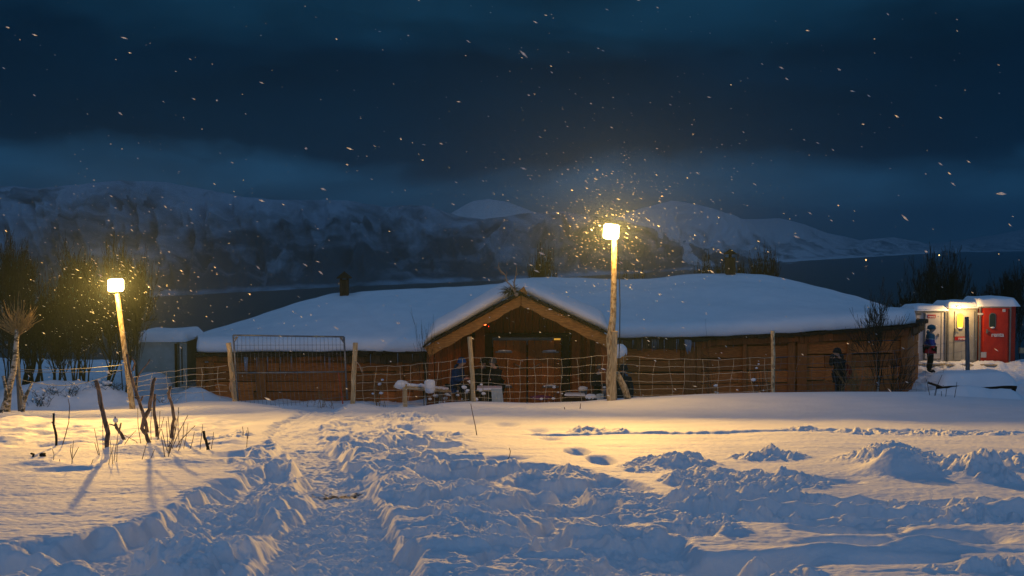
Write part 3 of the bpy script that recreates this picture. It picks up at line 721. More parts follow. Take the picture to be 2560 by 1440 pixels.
# porch gable
YG = 31.0
Ap = at(1302, 738, YG); Lf = at(1061, 868, YG); Rf = at(1528, 842, YG + .1)
def board_line(A, B, depth, name):
    d = (B - A).normalized(); n = Vector((-d.z, 0, d.x));
    if n.z > 0: n = -n
    mb = MB(); s = .03
    cut = Vector((0, 0, -1))
    k = 14; top = [A.lerp(B, i / k) for i in range(k + 1)]
    bot = [A.lerp(B, i / k) + n * (depth + .02 * math.sin(i * 1.9) + (.05 * (i / k))) for i in range(k + 1)]
    bot[0] = A + Vector((0, 0, -depth * 1.13)); 
    mb.prism(top + bot[::-1], (0, .09, 0)); return mb.build(name, M['barge'], LH)
board_line(Ap, Lf, .25, 'barge_board'); board_line(Ap + Vector((.02, -.02, 0)), Rf, .27, 'barge_board')
def shingles(A, B):
    d = (B - A); L = d.length; k = int(L / .26); n = Vector((-d.z, 0, d.x)).normalized()
    if n.z < 0: n = -n
    mb = MB()
    for i in range(k):
        a = A.lerp(B, i / k); b = A.lerp(B, (i + 1.12) / k)
        mb.beam(a + n * .07 + Vector((0, .25, 0)), b + n * .02 + Vector((0, .25, 0)), .8, .045, jit=.006)
    return mb.build('roof_shingle', M['dark'], LH)
shingles(Ap, Lf); shingles(Ap, Rf)
# gable wall with upright planks
YW = 33.7
def roofz(x):
    return (Lf.z + (Ap.z - Lf.z) * (x - Lf.x) / (Ap.x - Lf.x)) if x < Ap.x else (Rf.z + (Ap.z - Rf.z) * (Rf.x - x) / (Rf.x - Ap.x))
mb = MB(); x = Lf.x + .1; xd0 = at(1212, 900, YW).x; xd1 = at(1426, 900, YW).x; zl = zat(842, YW)
while x < Rf.x - .1:
    w = random.uniform(.14, .24); xc = x + w / 2
    zt = min(roofz(x), roofz(x + w)) - .12; z0 = ZB
    if xc > xd0 and xc < xd1: z0 = zl
    if zt > z0 + .05: mb.box((xc, YW + random.uniform(-.012, .012), (zt + z0) / 2), (w - .01, .05, zt - z0), jit=.004)
    x += w
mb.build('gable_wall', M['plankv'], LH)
mb = MB()  # slanted soffit under the porch roof and its side posts
for A, B in ((Ap, Lf), (Ap, Rf)):
    o = Vector((0, 0, -.10)); mb.grid([[A + o + Vector((0, .09, 0)), A + o + Vector((0, 4.2, 0))], [B + o + Vector((0, .09, 0)), B + o + Vector((0, 4.2, 0))]])
mb.build('soffit', M['dark'], LH)
for px, Y, w in [(1146, YW - .1, .18), (1200, YW - .12, .30), (1440, YW - .12, .26), (1470, YW - .1, .10), (1076, YG + .35, .20), (1512, YG + .35, .20)]:
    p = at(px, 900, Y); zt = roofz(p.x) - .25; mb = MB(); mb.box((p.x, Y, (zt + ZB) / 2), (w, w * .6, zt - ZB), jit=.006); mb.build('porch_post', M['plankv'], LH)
mb = MB(); mb.beam(at(1180, 838, YW - .1), at(1440, 838, YW - .1), .14, .13); mb.build('lintel', M['dark'], LH)
for px in (1221, 1414):
    mb = MB(); p = at(px, 920, YW - .08); mb.box((p.x, p.y, (zl + ZB) / 2), (.21, .16, zl - ZB), jit=.008); mb.build('door_post', M['dark'], LH)
# two-leaf plank door with snow-lined strap hinges and branch handles
YD = YW - .02
for k, (a, b) in enumerate(((1233, 1316.5), (1319.5, 1403))):
    pa, pb = at(a, 900, YD), at(b, 900, YD); zt = zat(851, YD); mb = MB(); n = 5
    for i in range(n):
        w = (pb.x - pa.x) / n; mb.box((pa.x + w * (i + .5), YD + random.uniform(-.008, .008), (zt + ZB) / 2), (w - .008, .05, zt - ZB), jit=.002)
    d = mb.build('door', M['door'], LH)
    s = 1 if k else -1; hx = pb.x if k else pa.x
    for py in (877, 964):
        z = zat(py, YD); mb = MB(); mb.box((hx - s * .33, YD - .05, z - .03), (.52, .03, .05)); h = mb.build('hinge', M['steel'], d)
        mb = MB(); mb.tube([(hx - s * .56, YD - .07, z + .01), (hx - s * .33, YD - .075, z + .015), (hx - s * .16, YD - .07, z + .01)], [.008, .028, .02], 6); mb.build('snow_line', M['snow'], h, True)
    c = at(1318, 918, YD); mb = MB()
    mb.tube([(c.x + s * .07, YD - .05, c.z - .02), (c.x + s * .16, YD - .14, c.z + .0), (c.x + s * .34, YD - .14, c.z + .09), (c.x + s * .40, YD - .05, c.z + .13)], [.012, .02, .02, .012], 6)
    mb.build('handle', M['antler'], d, True)
mb = MB(); c = at(1393, 848, YD - .14); mb.box(c, (.20, .03, .05)); mb.build('lit_strip', glow('strip_glow', (1, .50, .06), .55), LH)
# bargeboard peak: crossed board end, fir wreath and reindeer antlers
mb = MB(); q = Ap + Vector((0, -.06, 0))
mb.prism([at(1297, 727, YG - .08), at(1310, 716, YG - .08), at(1320, 737, YG - .08), at(1308, 734, YG - .08)], (0, .07, 0)); mb.build('peak_board', M['barge'], LH)
mb = MB(); c = at(1277, 728, YG - .1)
for i in range(150):
    a = random.uniform(0, 2 * math.pi); r0 = random.uniform(.0, .12); L = random.uniform(.12, .26)
    p = c + Vector((math.cos(a) * r0 * 1.3, random.uniform(-.06, .06), math.sin(a) * r0 * .7)); d = Vector((math.cos(a) * 1.1, random.uniform(-.4, .1), math.sin(a) * .7 + .1))
    mb.tube([p, p + d * L * .5, p + d * L + Vector((0, 0, -.03))], [.006, .005, .002], 3, False)
mb.build('fir_wreath', mk('fir', (.05, .045, .02), (.02, .02, .012), 20), LH)
def px3(pts, Y): return [at(a, b, Y + (c[0] if c else 0)) for a, b, *c in pts]
mb = MB()
mb.tube(px3([(1290, 737), (1283, 722), (1276, 712), (1268, 705), (1265, 692), (1262, 686), (1251, 676), (1246, 664), (1248, 655)], YG - .2), [.03, .026, .024, .022, .02, .018, .017, .013, .006], 6)
mb.tube(px3([(1290, 737), (1287, 720), (1285, 707), (1289, 690), (1291, 682), (1292, 670), (1290, 660)], YG - .12), [.03, .026, .024, .02, .018, .013, .006], 6)
for a in [[(1265, 692), (1267, 688)], [(1268, 705), (1262, 700), (1259, 694)], [(1265, 690), (1268, 682), (1265, 676)], [(1262, 686), (1256, 686), (1244, 670), (1236, 668)], [(1289, 690), (1293, 687), (1296, 680)], [(1291, 682), (1287, 678)], [(1285, 707), (1280, 702)]]:
    mb.tube(px3(a, YG - .18), [.014] + [.009] * (len(a) - 2) + [.004], 5)
mb.ball(at(1291, 736, YG - .2), .06, 8, 6, (1, 1, 1), .1); mb.build('antlers', M['antler'], LH, True)
# snow on the porch roof
def porch_snow():
    rows = []
    for j, t in enumerate(np.linspace(0, 1, 22)):
        yy = YG + .12 + t * 7.4; row = []
        for i, s in enumerate(np.linspace(-1.0, 1.0, 61)):
            x = Ap.x + (s * (Ap.x - Lf.x + .02) if s < 0 else s * (Rf.x - Ap.x + .02)); a = abs(s)
            zr = roofz(max(Lf.x, min(Rf.x, x))) + .09
            th = .50 * min(1, ((1 - a) / .10) ** .5) * (1 - .12 * (1 - min(1, a * 6))) * (.25 if j == 0 else .62 if j == 1 else 1) + .02
            z = zr + th - .17 * math.exp(-(s / .05) ** 2) * .5
            # the ridge dips back into the main roof
            z -= max(0, t - .0) * 7.4 * (.038)
            z += float(perlin(np.array([x * .9]), np.array([yy * .6]), 210)[0]) * .03
            row.append((x, yy - (.04 if j == 1 else 0), z))
        rows.append(row)
    for j in (0,):
        pass
    base = [(p[0], YG + .3, p[2] - .12) for p in rows[0]]
    mb = MB(); mb.grid([base] + rows); mb.build('porch_snow', M['snow'], LH, True)
porch_snow()
# chimneys
def chimney(px, top, eav, bod_t, base, w, capw, Y, slim):
    c = at(px, base, Y); k = Y / F; mb = MB()
    z0 = zat(base + 14, Y); z1 = zat(bod_t, Y); W = w * k
    for dx in range(4):
        for side in (-1, 1):
            mb.box((c.x - W / 2 + (dx + .5) * W / 4, Y + side * W / 2, (z0 + z1) / 2), (W / 4 - .006, .03, z1 - z0), jit=.003)
            mb.box((c.x + side * W / 2, Y - W / 2 + (dx + .5) * W / 4, (z0 + z1) / 2), (.03, W / 4 - .006, z1 - z0), jit=.003)
    ch = mb.build('chimney', M['shake'], LH)
    mb = MB(); ze = zat(eav, Y); zt = zat(top, Y); cw = capw * k / 2; n = len(mb.v)
    mb.v += [Vector((c.x - cw, Y - cw, ze)), Vector((c.x + cw, Y - cw, ze)), Vector((c.x + cw, Y + cw, ze)), Vector((c.x - cw, Y + cw, ze)), Vector((c.x, Y, zt)), Vector((c.x - cw, Y - cw, ze - .03)), Vector((c.x + cw, Y - cw, ze - .03)), Vector((c.x + cw, Y + cw, ze - .03)), Vector((c.x - cw, Y + cw, ze - .03))]
    mb.f += [(0, 1, 4), (1, 2, 4), (2, 3, 4), (3, 0, 4), (5, 8, 7, 6), (0, 5, 6, 1), (1, 6, 7, 2), (2, 7, 8, 3), (3, 8, 5, 0)]; mb.build('cap', M['dark'], ch)
    mb = MB()
    if slim: mb.tube([(c.x, Y, z1 - .05), (c.x, Y, ze + .02)], .06, 8); mb.box((c.x, Y, z1), (W * 1.05, W * 1.05, .05))
    else:
        for sx in (-1, 1):
            for sy in (-1, 1): m2 = MB(); m2.box((c.x + sx * W * .42, Y + sy * W * .42, (z1 + ze) / 2), (.04, .04, ze - z1 + .04)); m2.build('cap_support', M['dark'], ch)
        return
    mb.build('cap_support', M['dark'], ch)
chimney(861, 678, 694, 699, 733, 19, 34, 40.3, False)
chimney(1825, 622, 634, 645, 683, 21, 28, 42.2, True)
# red string lights under the left barge board
sl = thing('string_lights', 'tiny glowing red bulbs under the left slope of the porch roof', 'lights', at(1205, 800, YG + .4))
mb = MB(); pts = [at(1182, 822, YG + .4), at(1197, 806, YG + .4), at(1212, 811, YG + .4), at(1222, 815, YG + .4)]; mb.tube(pts, .006, 4); mb.build('cable', M['rail'], sl)
rg = glow('red_bulb', (1, .10, .02), 12); rg2 = glow('red_bulb_dim', (1, .05, .01), .5)
for k, (a, b, mm, r) in enumerate([(1212, 810, rg, .042), (1199, 808, rg2, .018), (1182, 823, rg2, .02), (1222, 816, rg2, .016)]):
    mb = MB(); mb.ball(at(a, b, YG + .38), r, 8, 6); mb.build('bulb', mm, sl, True)
ld = bpy.data.lights.new('bulb_light', 'POINT'); ld.energy = 5; ld.color = (1, .12, .03); ld.shadow_soft_size = .03; lo = bpy.data.objects.new('bulb_light', ld); COL.objects.link(lo); lo.parent = sl; lo.location = at(1212, 810, YG + .30) - sl.location

# ------------------------------------------------------------------ toilet cabins on the right
def letters(txt, h, mat, parent, pos, name='lettering', shear=0.0, th=.004):
    cu = bpy.data.curves.new('tmp', 'FONT'); cu.body = txt; cu.size = h; cu.extrude = th; cu.offset = h * .018; cu.align_x = 'CENTER'; cu.align_y = 'CENTER'; cu.space_character = .95
    ob = bpy.data.objects.new('tmp', cu); COL.objects.link(ob); bpy.context.view_layer.update()
    me = bpy.data.meshes.new_from_object(ob.evaluated_get(bpy.context.evaluated_depsgraph_get())); bpy.data.objects.remove(ob); bpy.data.curves.remove(cu)
    me.name = name
    R = Matrix.Rotation(math.pi / 2, 4, 'X'); me.transform(R); me.materials.clear(); me.materials.append(mat)
    o = bpy.data.objects.new(name, me); COL.objects.link(o); o.parent = parent; o.location = Vector(pos) - parent_loc(parent); return o
def oval(cx, y, cz, w, h, n=10):
    pts = []
    for s, a0 in ((1, 0), (-1, 180)):
        for k in range(n + 1):
            a = math.radians(a0 + 180 * k / n); pts.append(Vector((cx + w / 2 * math.cos(a), y, cz + s * (h / 2 - w / 2) + w / 2 * math.sin(a))))
    return pts
YT = 44.0
def cabin(name, label, x0, x1, ytop, ybot, bodymat, yf, deep=1.5):
    a, b = at(x0, ybot, yf), at(x1, ybot, yf); zt = zat(ytop, yf); zb = zat(ybot, yf)
    t = thing(name, label, 'portable toilet', ((a.x + b.x) / 2, yf + deep / 2, zb), 'portable toilets in a row')
    mb = MB(); w = b.x - a.x
    mb.box(((a.x + b.x) / 2, yf + deep / 2, (zt + zb) / 2), (w - .02, deep, zt - zb)); body = mb.build('body', bodymat, t)
    for x in (a.x + .035, b.x - .035):
        mb = MB(); mb.box((x, yf - .012, (zt + zb) / 2), (.06, .06, zt - zb + .02)); mb.build('corner_trim', M['trim'], t)
    mb = MB(); mb.box(((a.x + b.x) / 2, yf - .02, zt - .04), (w, .05, .10)); mb.build('roof_trim', M['trim'], t)
    return t, a.x, b.x, zt, zb, yf
def snow_cap(t, x0, x1, z, yf, deep, hh, seed):
    rows = []
    for i, s in enumerate(np.linspace(0, 1, 26)):
        row = []
        for j, v in enumerate(np.linspace(0, 1, 14)):
            e = min(1, (min(s, 1 - s) / .10)) ** .5 * min(1, (min(v, 1 - v) / .14)) ** .5 if 0 < s < 1 and 0 < v < 1 else 0
            k = (.8 + .5 * float(perlin(np.array([s * 2.2 + seed]), np.array([v + seed]), 220)[0]))
            row.append((lerp(x0 - .05, x1 + .05, s), yf - .12 + v * (deep + .2), z - .03 + hh * e * (.75 + .25 * k)))
        rows.append(row)
    mb = MB(); mb.grid(rows); mb.f = [q[::-1] for q in mb.f]
    n = len(mb.v); mb.box(((x0 + x1) / 2, yf - .02 + deep / 2, z + .0), (x1 - x0 + .06, deep + .14, .06))
    return mb.build('snow_cap', M['snow'], t, True)
zsnow = M['snow']
# white one
t, xa, xb, zt, zb, yf = cabin('portable_toilet', 'white portable toilet at the left end of the row of three', 2284, 2364, 775, 914, M['white_panel'], YT)
mb = MB(); da, db = at(2311, 900, yf), at(2348, 900, yf); zd = zat(782, yf); z0 = zat(896, yf)
mb.box(((da.x + db.x) / 2, yf - .03, (zd + z0) / 2), (db.x - da.x + .12, .03, zd - z0 + .10)); fr = mb.build('door_frame', M['trim'], t)
mb = MB(); mb.box(((da.x + db.x) / 2, yf - .05, (zd + z0) / 2), (db.x - da.x, .04, zd - z0)); dr = mb.build('door', M['white_panel'], t)
mb = MB(); c = at(2329, 791, yf - .08); mb.box(c, (.32, .012, .14)); sg = mb.build('sign', M['red_sign'], dr); letters('renta', .13, M['white_sign'], sg, c + Vector((0, -.012, 0)))
mb = MB(); c = at(2346, 838, yf - .09); mb.box(c, (.04, .05, .12)); mb.tube([c, c + Vector((-.10, -.03, 0))], .012, 5); mb.build('handle', M['trim'], dr)
for q, py in enumerate((776, 785)):
    mb = MB(); c = at(2297, py, yf - .02); mb.box(c, (.22, .02, .08))
    for k in range(4): mb.box(c + Vector((0, -.014, -.03 + k * .02)), (.20, .012, .008))
    mb.build('vent', M['trim'], t)
snow_cap(t, xa, xb, zt, yf, 1.5, .22, 1.3)
# grey one with its lamp
t, xa, xb, zt, zb, yf = cabin('portable_toilet', 'grey portable toilet with a lit yellow window and a lamp over its door', 2366, 2441, 768, 914, M['grey_panel'], YT + .1)
mb = MB(); da, db = at(2384, 900, yf), at(2432, 900, yf); zd = zat(778, yf); z0 = zat(900, yf)
mb.box(((da.x + db.x) / 2, yf - .035, (zd + z0) / 2), (db.x - da.x, .05, zd - z0)); dr = mb.build('door', M['grey_panel'], t)
mb = MB(); mb.box((xa + .14, yf - .01, (zb + zt) / 2 - .05), (.15, .03, zt - zb - .2))
mb.build('side_panel', M['grey_panel'], t)
c = at(2400, 803, yf - .062); mb = MB(); mb.prism(oval(c.x, c.y - .012, c.z, .30, .66), (0, .03, 0)); wn_ = mb.build('window', M['trim'], dr)
mb = MB(); mb.prism(oval(c.x, c.y - .020, c.z, .24, .60), (0, .006, 0)); mb.build('pane', glow('lit_pane', (1, .52, .05), .75), wn_)
mb = MB(); mb.ball(c + Vector((0, -.03, -.28)), .10, 10, 6, (1, .4, .35)); mb.build('snow_line', zsnow, wn_, True)
c = at(2401, 846, yf - .075); mb = MB(); mb.box(c, (.46, .012, .15)); sg = mb.build('sign', M['red_sign'], dr); letters('renta', .15, M['white_sign'], sg, c + Vector((.06, -.012, 0)))
mb = MB(); c = at(2389, 826, yf - .09); mb.box(c, (.06, .05, .14)); mb.tube([c, c + Vector((.12, -.03, 0))], .014, 5); mb.build('handle', M['trim'], dr)
lp = at(2398, 768, yf - .16); mb = MB(); mb.box(lp + Vector((0, .08, .03)), (.18, .16, .05)); lf = mb.build('lamp_fixture', M['trim'], t)
mb = MB(); mb.ball(lp, .055, 10, 8); mb.build('bulb', glow('cabin_bulb', (1, .83, .5), 9), lf, True)
ld = bpy.data.lights.new('cabin_light', 'POINT'); ld.energy = 110; ld.color = (1, .60, .20); ld.shadow_soft_size = .05; lo = bpy.data.objects.new('cabin_light', ld); COL.objects.link(lo); lo.parent = t; lo.location = lp + Vector((0, -.45, -.02)) - t.location
snow_cap(t, xa, xb + .05, zt, yf, 1.5, .27, 2.5)
# red one
t, xa, xb, zt, zb, yf = cabin('portable_toilet', 'red portable toilet at the right end with a dark oval window', 2445, 2525, 764, 914, M['red_panel'], YT + .05)
mb = MB(); da, db = at(2456, 900, yf), at(2516, 900, yf); zd = zat(774, yf); z0 = zat(898, yf)
mb.box(((da.x + db.x) / 2, yf - .035, (zd + z0) / 2), (db.x - da.x, .05, zd - z0)); dr = mb.build('door', M['red_panel'], t)
c = at(2481, 802, yf - .062); mb = MB(); mb.prism(oval(c.x, c.y - .012, c.z, .28, .64), (0, .03, 0)); wn_ = mb.build('window', M['trim'], dr)
mb = MB(); mb.prism(oval(c.x, c.y - .020, c.z, .22, .58), (0, .006, 0)); mb.build('pane', M['glass_dark'], wn_)
mb = MB(); mb.ball(c + Vector((0, -.03, -.27)), .09, 10, 6, (1, .4, .35)); mb.build('snow_line', zsnow, wn_, True)
letters('renta', .25, M['white_sign'], dr, at(2494, 837, yf - .075))
mb = MB(); c = at(2467, 828, yf - .09); mb.box(c, (.05, .05, .16)); mb.tube([c, c + Vector((.12, -.03, 0))], .014, 5); mb.build('handle', M['trim'], dr)
for a, b, w, h in ((2510, 776, .12, .12), (2459, 887, .22, .22), (2451, 785, .22, .08)):
    mb = MB(); mb.box(at(a, b, yf - .068), (w, .012, h)); mb.build('sticker', M['white_panel'], dr)
mb = MB(); mb.box((xb + .17, yf + .95, (zt + zb) / 2), (.36, 1.2, zt - zb)); mb.build('side_body', M['red_panel'], t)
snow_cap(t, xa - .05, xb + .28, zt, yf, 1.6, .36, 4.1)
# snow-covered threshold boards
for k, (a, b, y) in enumerate(((2296, 2360, 911), (2366, 2430, 912), (2452, 2490, 912))):
    p, q = at(a, y, YT - .75), at(b, y, YT - .75); t = thing('duckboard', ['snowy duckboard in front of the white toilet', 'snowy duckboard in front of the grey toilet', 'snowy duckboard in front of the red toilet'][k], 'duckboard', (p + q) / 2)
    mb = MB()
    for r in range(5): mb.box(((p.x + q.x) / 2, YT - .85 + r * .14, p.z), (q.x - p.x, .11, .04), jit=.004)
    mb.build('board', M['post'], t); mb = MB(); mb.ball(((p.x + q.x) / 2, YT - .5, p.z + .03), .5, 16, 8, ((q.x - p.x) * .9, .7, .16), .05); mb.build('snow_cap', zsnow, t, True)

# ------------------------------------------------------------------ storage container on the left
t = thing('storage_container', 'pale grey-green storage container behind the short floodlight', 'container', at(395, 960, 37))
a, b = at(338, 965, 37.2), at(443, 965, 37.2); zt = zat(852, 37.2); zb = -5.2
mb = MB(); mb.box(((a.x + b.x) / 2, 37.2 + 1.2, (zt + zb) / 2), (b.x - a.x, 2.4, zt - zb), jit=0); mb.build('body', M['container'], t)
mb = MB()
for k in range(1): mb.box((b.x - .03 + k * .10, 37.2 + .0, (zt + zb) / 2 - .05), (.06, .10, zt - zb - .1))
mb.build('corner_post', M['dark'], t)
mb = MB(); c = at(452, 910, 37.0); mb.box((c.x, 37.3, (zt + zb) / 2 - .02), (.24, .10, zt - zb - .12), Matrix.Rotation(.25, 3, 'Z')); d = mb.build('door', M['container'], t)
mb = MB(); mb.tube([(c.x - .02, 37.2, zb + .3), (c.x - .02, 37.2, zt - .2)], .02, 6); mb.build('lock_bar', M['dark'], d)
snow_cap(t, a.x - .1, b.x + .28, zt, 37.2, 2.4, .34, 7.7)
mb = MB(); mb.ball(at(378, 962, 36.9) + Vector((0, 0, .0)), .8, 16, 8, (.9, .5, .55), .04); mb.build('snow_bank', zsnow, t, True)
# ------------------------------------------------------------------ fences
YF = 27.0
def gpt(px, Y, dz=0): x = at(px, 900, Y).x; return Vector((x, Y, gz(x, Y) + dz))
wf = thing('wire_fence', 'wire mesh fence with weathered round posts in front of the porch', 'fence', gpt(1300, YF))
posts = [((572, 857), (588, 1008), .064, 27.1), ((889, 857), (881, 1014), .058, 27.0), ((1175, 842), (1184, 1004), .056, 27.0), ((1932, 827), (1933, 982), .052, 27.6)]
for (tx, ty), (bx, by), r, Y in posts:
    a = at(bx, by, Y); b = at(tx, ty, Y); mb = MB(); n = 7
    pts = [a - Vector((0, 0, .4))] + [a.lerp(b, i / n) + Vector((random.uniform(-.012, .012), 0, 0)) for i in range(n + 1)]
    mb.tube(pts, [r * 1.05] + [r * random.uniform(.93, 1.06) for _ in range(n + 1)], 12); mb.build('post', M['pole'] if tx == 1932 else M['post'], wf, True)
def mesh_span(tops, bots, rowsn, cols, r=.0037, Y0=YF - .08, Y1=YF - .08, sag=6, parts=True, seed=1):
    """tops/bots: px,py at both ends; rowsn line wires, cols stay wires"""
    rnd = random.Random(seed); mb = MB(); n = max(8, cols * 2)
    def P(u, v):
        x = lerp(tops[0][0], tops[1][0], u); yt = lerp(tops[0][1], tops[1][1], u) + sag * math.sin(math.pi * u) ; yb = lerp(bots[0][1], bots[1][1], u) + sag * .5 * math.sin(math.pi * u)
        w = 3.0 * math.sin(u * 17 + v * 3 + seed) * .6 + 1.5 * math.sin(u * 41 + v * 9)
        return at(x + 2 * math.sin(v * 7 + u * 9), lerp(yt, yb, v) + w * .6, lerp(Y0, Y1, u))
    vs = [0, .19, .37, .55, .73, .88, 1.0][:rowsn] if rowsn >= 5 else [i / (rowsn - 1) for i in range(rowsn)]
    for v in vs: mb.tube([P(i / n, v) for i in range(n + 1)], r, 4)
    for c in range(cols):
        u = (c + .5) / cols + rnd.uniform(-.1, .1) / cols; o = rnd.uniform(-.006, .006)
        mb.tube([P(min(1, max(0, u + o * k)), k / 6) for k in range(7)], r * .9, 4)
    return mb
mesh_span([(891, 917), (1172, 895)], [(884, 1026), (1184, 1012)], 7, 9, seed=1).build('wire_mesh', M['wire'], wf)
mesh_span([(1180, 893), (1526, 888)], [(1185, 1008), (1530, 1003)], 7, 10, seed=2, sag=8).build('wire_mesh', M['wire'], wf)
mesh_span([(1540, 889), (1930, 893)], [(1540, 1003), (1933, 985)], 7, 10, seed=3, sag=8, Y1=27.5).build('wire_mesh', M['wire'], wf)
mesh_span([(1935, 893), (2420, 850)], [(1935, 985), (2420, 985)], 6, 12, r=.0035, seed=4, sag=10, Y0=27.6, Y1=31).build('wire_mesh', M['steel'], wf)
mb = MB(); k = at(888, 905, YF - .08); mb.tube([k, k + Vector((.03, -.02, .01)), at(899, 913, YF - .1), at(905, 931, YF - .1)], .012, 5)
mb.build('rope', M['rope'], wf, True)
mb = MB(); mb.tube([at(573, 905, 27), at(577, 925, 27), at(585, 932, 27), at(588, 948, 27)], .012, 5)
mb.tube([at(572, 950, 27), at(580, 945, 27), at(589, 948, 27), at(576, 953, 27), at(574, 970, 27), at(577, 980, 27)], .013, 5)
mb.tube([at(580, 955, 27), at(582, 975, 27), at(588, 998, 27)], .02, 5); mb.build('rope', M['rope'], wf, True)
# strands on the left
lf2 = thing('strand_fence', 'loose strand wires between the left post and the short floodlight pole', 'fence', gpt(150, 24.0))
a = at(51, 1030, 23.6); b = at(41, 868, 23.6); mb = MB(); mb.tube([a - Vector((0, 0, .4)), a, a.lerp(b, .5), b], [.052, .05, .048, .045], 10); mb.build('post', M['gpost'], lf2, True)
for (y0, y1, s) in ((924, 912, 5), (929, 926, 3), (948, 925, 26)):
    mb = MB(); n = 14
    mb.tube([at(lerp(46, 307, i / n), lerp(y0, y1, i / n) + s * math.sin(math.pi * i / n), lerp(23.5, 24.45, i / n)) for i in range(n + 1)], .006, 4); mb.build('wire', M['steel'], lf2)
mesh_span([(318, 945), (566, 915)], [(325, 1012), (582, 1002)], 5, 6, r=.005, seed=6, sag=-4, Y0=24.5, Y1=27).build('wire_mesh', M['wire'], lf2)

# temporary panel gate
gp = thing('temporary_gate', 'tubular steel panel with thin upright wires closing the gap in the fence', 'gate', gpt(720, 27.5))
A, B = at(583, 838, 27.6), at(860, 842, 28.4); A2, B2 = at(597, 1030, 27.6), at(868, 998, 28.4)
for nm, p, q in (('panel_post', A, A2), ('panel_post', B, B2), ('panel_rail', A, B), ('panel_rail', at(588, 932, 27.6), at(865, 929, 28.4))):
    mb = MB(); mb.tube([p, p.lerp(q, .5) + Vector((0, 0, random.uniform(-.01, .01))), q], .024 if nm == 'panel_post' else .020, 8); mb.build(nm, M['steel'], gp, True)
mb = MB()
for i in range(1, 27):
    u = i / 27; t = A.lerp(B, u); b = A2.lerp(B2, u); n = 8; ph = random.uniform(0, 6)
    mb.tube([t.lerp(b, k / n) + Vector((.006 * math.sin(k * 1.3 + ph) - .05 * math.sin(math.pi * k / n) * (1 - u), 0, 0)) for k in range(n + 1)], .0042, 4)
for v in (.13, .955): mb.tube([A.lerp(A2, v), B.lerp(B2, v)], .0042, 4)
mb.build('wire_infill', M['steel'], gp)
mb = MB(); mb.prism([at(588, 842, 27.58), at(596, 842, 27.58), at(586, 856, 27.58)], (0, .02, 0)); mb.prism([at(856, 843, 28.36), at(848, 843, 28.36), at(860, 860, 28.36)], (0, .02, 0)); mb.build('corner_plate', M['steel'], gp)
mb = MB(); mb.tube([at(845, 929, 28.9), at(850, 955, 28.9), at(857, 1010, 28.9)], .016, 6); o = mb.build('marker_stake', M['red_plastic'], origin=at(857, 1010, 28.9)); tag(o, 'thin orange marker stake leaning inside the right end of the steel panel', 'stake')
# dark post on the right, behind the snow-covered table
a = at(2420, 965, 31.6); b = at(2417, 792, 31.6); mb = MB(); mb.tube([a - Vector((0, 0, .5)), a, a.lerp(b, .5), b], [.062, .062, .06, .055], 10); o = mb.build('fence_post', M['gpost'], origin=a, smooth=True)
tag(o, 'tall grey post standing in front of the grey portable toilet', 'post')
mb = MB(); mb.beam(at(2548, 876, 45), at(2600, 876, 45), .1, .22); o = mb.build('handrail', M['post'], origin=at(2550, 876, 45)); tag(o, 'short wooden rail at the right edge beyond the red toilet', 'rail')

# snow-covered low table on the right
tb = thing('picnic_table', 'low table buried under thick snow below the portable toilets', 'table', gpt(2450, 30.2))
a, b = at(2358, 968, 30), at(2543, 972, 30); mb = MB(); mb.box(((a.x + b.x) / 2, 30.55, a.z), (b.x - a.x, 1.1, .09), jit=.01); mb.build('tabletop', M['dark'], tb)
for x in (a.x + .25, b.x - .05):
    for y in ((30.7, 31.0) if x < 12.8 else (30.1, 31.0)): mb = MB(); mb.box((x, y, a.z - .4), (.09, .09, .8)); mb.build('leg', M['dark'], tb)
rows = []
for i, s in enumerate(np.linspace(0, 1, 30)):
    row = []
    for j, v in enumerate(np.linspace(0, 1, 14)):
        e = (min(1, min(s, 1 - s) / .16) * (2 - min(1, min(s, 1 - s) / .16))) ** .5 * (min(1, min(v, 1 - v) / .2)) ** .5
        row.append((lerp(a.x - .03, b.x + .03, s), 29.95 + v * 1.2, a.z + .03 + .33 * e * (1 - .10 * math.cos(s * 5)) + .02 * math.sin(s * 9)))
    rows.append(row)
mb = MB(); mb.grid(rows); mb.f = [q[::-1] for q in mb.f]; mb.build('snow_cap', M['snow'], tb, True)

# bench with lumpy snow on the left of the porch
bn = thing('bench', 'rough plank bench with lumpy snow on it left of the porch', 'bench', gpt(1060, 29.6))
a, b = at(998, 968, 28.6), at(1113, 978, 31.4); mb = MB(); mb.beam(a, b, .34, .07, jit=.01); mb.build('seat', M['post'], bn)
mb = MB(); c = at(1013, 972, 28.7); mb.box((c.x, c.y, c.z - .25), (.10, .10, .75)); mb.build('leg', M['post'], bn)
mb = MB(); c = at(1102, 975, 31.2); mb.box((c.x, c.y, c.z - .3), (.10, .10, .6)); mb.build('leg', M['gpost'], bn)
mb = MB()
for k in range(16):
    p = a.lerp(b, (k + .3) / 16); mb.ball(p + Vector((0, 0, .07)), .12, 10, 7, (1.3, 1.5, [.95, .9, .55, .4, .45, .35, .5, .7, .5, .4][k] if k < 10 else .35), .14, k)
mb.build('snow_cap', M['snow'], bn, True)
# white tub hanging on the fence by the bench
o = MB().tube([at(1075, 982, 29.3), at(1075, 975, 29.3), at(1074, 953, 29.3)], [.10, .14, .15], 14).ball(at(1074, 953, 29.3), .14, 10, 6, (1, 1, .35), .08).build('snow_lump', M['snow'], origin=at(1075, 982, 29.3), smooth=True)
tag(o, 'round frozen block of snow on the middle of the plank bench', 'snow block')

